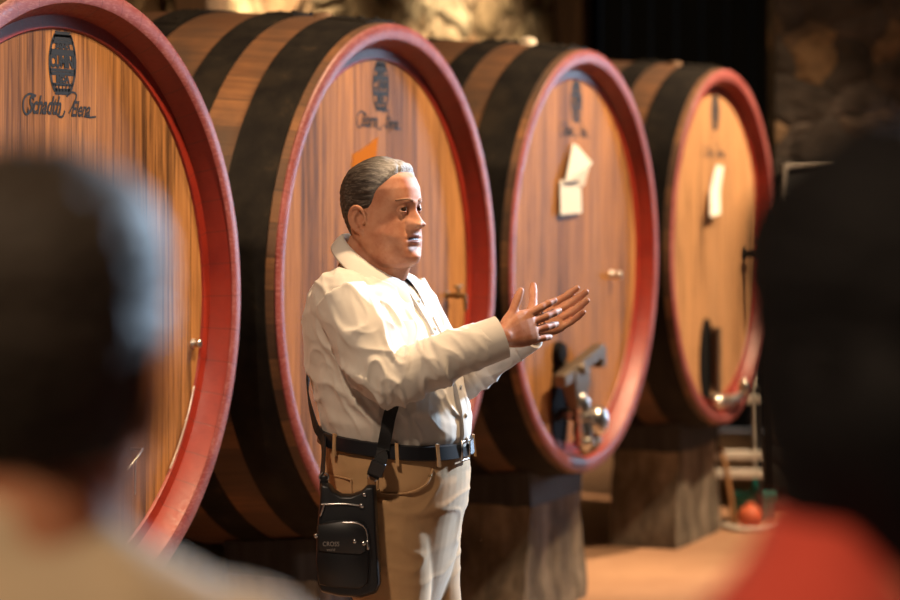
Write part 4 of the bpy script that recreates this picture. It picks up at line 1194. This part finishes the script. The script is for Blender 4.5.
# ---------- the two listeners seen from behind
def listener(name, label, base, top, yaw, hyaw, shirt_m, hair_m, long_hair=False, scale=1.0, female=False, bw=1.0, hx=0.0, drop=.03):
    root = empty('person', base); tag(root, label, 'person'); B = Vector(base); S = scale
    f = Vector((math.sin(yaw), -math.cos(yaw), 0)); l = Vector((math.cos(yaw), math.sin(yaw), 0))
    def W(ff, ll_, z): return B + f*ff + l*ll_ + Vector((0,0,z))
    fr = Frame(W(.02, 0, top - .137) + Vector((hx, 0, 0)), hyaw)
    k = (top/1.72)
    rows = [(1.515,.060,.062),(1.49,.064,.078),(1.468,.074,.115),(1.445,.088,.155),(1.415,.100,.196),(1.36,.112,.212),(1.25,.118,.200),(1.10,.112,.178),(.98,.120,.178),(.90,.126,.184)]
    rows = [((z - (drop if z > 1.4 else drop*.4))*k, a*bw, b*bw) for z, a, b in rows]
    shp = [loft([ell_ring(W(-.01, 0, z), f, l, a, b, 40, 2.2) for z, a, b in rows])]
    body = head_parts(fr, 1.0)
    body.append(tube([fr(-.018,0,-.05), fr(-.03,0,-.13), W(-.02,0,1.42*k) + Vector((hx*.3, 0, 0))], [.056,.058,.068*bw], 28))
    body.append(loft([ell_ring(W(-.01, 0, z), f, l, a-.014, b-.016, 32) for z, a, b in rows[3:]]))
    legs = []
    for s in (-1, 1):
        sh_, el, wr = W(-.01, s*.168*bw, (1.375-drop)*k), W(-.03, s*.235*bw, 1.12*k), W(.05, s*.245*bw, .88*k)
        shp.append(tube(smooth_poly([sh_, sh_ + (el-sh_)*.4, sh_ + (el-sh_)*.78], 4), [interp(i/8, [0,.5,1], [.070,.066,.062]) for i in range(9)], 24, round_ends=True))
        body.append(limb([sh_, sh_ + (el-sh_)*.5, el, el + (wr-el)*.5, wr], [.052,.05,.042,.038,.027]))
        body += hand(wr, Vector((.1*f.x, .1*f.y, -1)), l*s, -s, .95, curl=(15,20,12), thumb_out=28)
        lp = [W(-.01, s*.09, .90*k), W(0, s*.095, .70*k), W(.005, s*.10, .48*k), W(-.01, s*.10, .28*k), W(-.02, s*.10, .075)]
        body.append(limb(lp, [.08,.075,.055,.05,.04])); legs.append(lp)
    bm2 = finish(remesh(body, .005, 2), 'body', root, [M['skin']])
    s2 = remesh(shp, .009, 5); folds(s2, .004, [[7,0,5],[0,7,0],[-3,0,9]], 4.4 + base[0], True)
    finish(s2, 'top', root, [shirt_m])
    tr2 = [loft([ell_ring(W(-.01,0,z*k), f, l, a*bw, b*bw, 40, 2.3) for z, a, b in ((.96,.115,.165),(.90,.128,.178),(.82,.120,.175))])]
    for lp in legs: tr2.append(tube(smooth_poly(lp, 5), [interp(i/20, [0,.25,.5,.75,1], [.098,.088,.068,.062,.058]) for i in range(21)], 24, up=f, round_ends=False))
    t2_ = remesh(tr2, .010, 5); finish(t2_, 'trousers', root, [M['denim']])
    shoes(root, [lp[-1] for lp in legs], yaw, B)
    eyes(fr, root); brow(fr, root, hair_m)
    if not long_hair:
        hair_mesh(fr, root, lambda a, Z: mask_short(a, Z) , lambda a, Z, ff: .010 + .012*sstep(.03,.10,Z) + 0*ff, hair_m, strand=.003)
    else:
        def mk(a, Z):
            d = np.degrees(a); return Z - np.interp(d, [0,30,50,65,80,100,180], [.085,.080,.055,.02,-.06,-.16,-.16])
        hair_mesh(fr, root, mk, lambda a, Z, ff: .016 + .010*sstep(.02,.10,Z) + .012*sstep(60,110,np.degrees(a)) + 0*ff, hair_m, strand=.004)
        fall = MB(); rings = []
        for z, cx, cl, a, b in ((.02,-.045,0,.085,.094),(-.05,-.05,0,.078,.096),(-.09,-.055,-.010,.066,.082),(-.14,-.072,-.024,.050,.058),(-.22,-.100,-.034,.042,.054),(-.30,-.125,-.036,.036,.052),(-.38,-.130,-.036,.028,.045),(-.43,-.128,-.036,.018,.03)):
            rings.append([fr(cx + a*math.cos(q), cl + b*math.sin(q)*(1+.05*math.sin(9*q)), z) for q in np.linspace(0, 2*PI, 40, endpoint=False)])
        fall.add(loft(rings)).build('long_hair', hair_m, root, off=B)
    return root
listener('person', 'dark haired man in beige shirt seen from behind, out of focus at left', (-.297, 1.60, 0), 1.712, PI + math.radians(12), PI - math.radians(4), M['tan_tee'], M['brown_hair'], bw=.92, hx=.024, drop=.016)
listener('person', 'woman with long black hair in red top, out of focus at right', (.255, 1.60, 0), 1.712, PI + math.radians(48), PI + math.radians(24), M['red_top'], M['black_hair'], True, female=True, bw=.89, hx=.053)

# ------------------------------------------------------------------ lights
def area(name, loc, target, size, energy, col, size_y=None, spread=PI):
    L = bpy.data.lights.new(name, 'AREA'); L.energy = energy; L.color = col; L.shape = 'RECTANGLE' if size_y else 'DISK'; L.size = size
    if size_y: L.size_y = size_y
    L.spread = spread
    o = bpy.data.objects.new(name, L); COL.objects.link(o); o.location = loc
    d = Vector(target) - Vector(loc); o.rotation_euler = d.to_track_quat('-Z', 'Y').to_euler(); return o
def lamp_thing(name, loc, target, energy, col, label, size=.22, spot=1.9, blend=.8):
    r = empty(name, loc); tag(r, label, 'lamp')
    d = (Vector(target) - Vector(loc)).normalized()
    sh_ = lathe((0,0,0), d, [(.03,-.16),(.05,-.15),(.09,-.10),(.115,.0),(.112,.0),(.085,-.10),(.03,-.13)], 24)
    MB().add(sh_).build('lamp_shade', M['dark_paint'], r, auto=40)
    MB().add(tube([-d*.14, (-d.x*.14, -d.y*.14, CEIL - loc[2])], .008, 8)).build('rod', M['dark_paint'], r)
    L = bpy.data.lights.new(name + '_bulb', 'SPOT'); L.energy = energy; L.color = col; L.spot_size = spot; L.spot_blend = blend; L.shadow_soft_size = size/2
    o = bpy.data.objects.new(name + '_bulb', L); COL.objects.link(o); o.parent = r; o.location = d*.01
    o.rotation_euler = d.to_track_quat('-Z', 'Y').to_euler(); return r
DAY = (.55, .74, 1.0); WARM = (1.0, .66, .37)
area('daylight', ((wx0+wx1)/2, YW+.45, (wz0+wz1)/2), (1.6, 9.5, 1.5), wx1-wx0-.1, 640, DAY, wz1-wz0-.1)
for (x, y, dr, lb), nm, pw in zip(CASKS, ('nearest', 'second', 'third', 'farthest'), (600, 760, 960, 1350)):
    lamp_thing('ceiling_spot', (x + NX*1.7 + PX*.35, y + NY*1.7 + PY*.35, 4.0), (x, y, 1.22), pw, (1.0, .70, .42), 'black ceiling spot lamp aimed at the %s cask from above' % nm, spot=.92, blend=.7)
lamp_thing('ceiling_spot', (-.9, .2, 4.0), (-.1, 1.75, 1.3), 330, (1.0, .70, .44), 'black ceiling spot lamp over the two listeners', spot=.85)
lamp_thing('ceiling_spot', (-2.1, 5.3, 4.0), (-1.0, 8.4, 1.8), 520, WARM, 'added fill lamp brightening the bodies of the casks', spot=1.5)  # added fill, set behind the head planes to brighten only the cask bodies
lamp_thing('ceiling_spot', (-1.2, 2.9, 4.0), (-.1, 5.75, 1.15), 340, (1.0, .76, .55), 'black ceiling spot lamp aimed at the man in the cream shirt', spot=.62, blend=.7)
lamp_thing('added_cool_fill', (3.9, 9.2, 3.4), (3.9-5*math.cos(math.radians(53)), 9.2-5*math.sin(math.radians(53)), 3.4-5*math.tan(math.radians(17))), 4300, (.60,.79,1.0), 'added fill light throwing cool white light across the man from the right', spot=math.radians(37), blend=.35)  # added narrow fill standing in for daylight on the man and listeners
for t_, e_, lb in ((5.0, 480, 'black lamp washing the stone wall behind the second cask'), (7.6, 230, 'black lamp washing the stone wall behind the third cask')):
    q = wl(t_); lamp_thing('wash_lamp', (q[0] + NX*.8, q[1] + NY*.8, 3.5), (q[0] + PX*.2, q[1] + PY*.2, 2.0), e_, (1.0, .78, .50), lb, spot=1.6)
w = bpy.data.worlds.new('world'); SC.world = w; w.use_nodes = True
w.node_tree.nodes['Background'].inputs[0].default_value = (.5,.6,.75,1); w.node_tree.nodes['Background'].inputs[1].default_value = .03

vs = SC.view_settings; vs.view_transform = 'Standard'; vs.look = 'None'; vs.gamma = 1; vs.use_curve_mapping = False; vs.exposure = 0.0
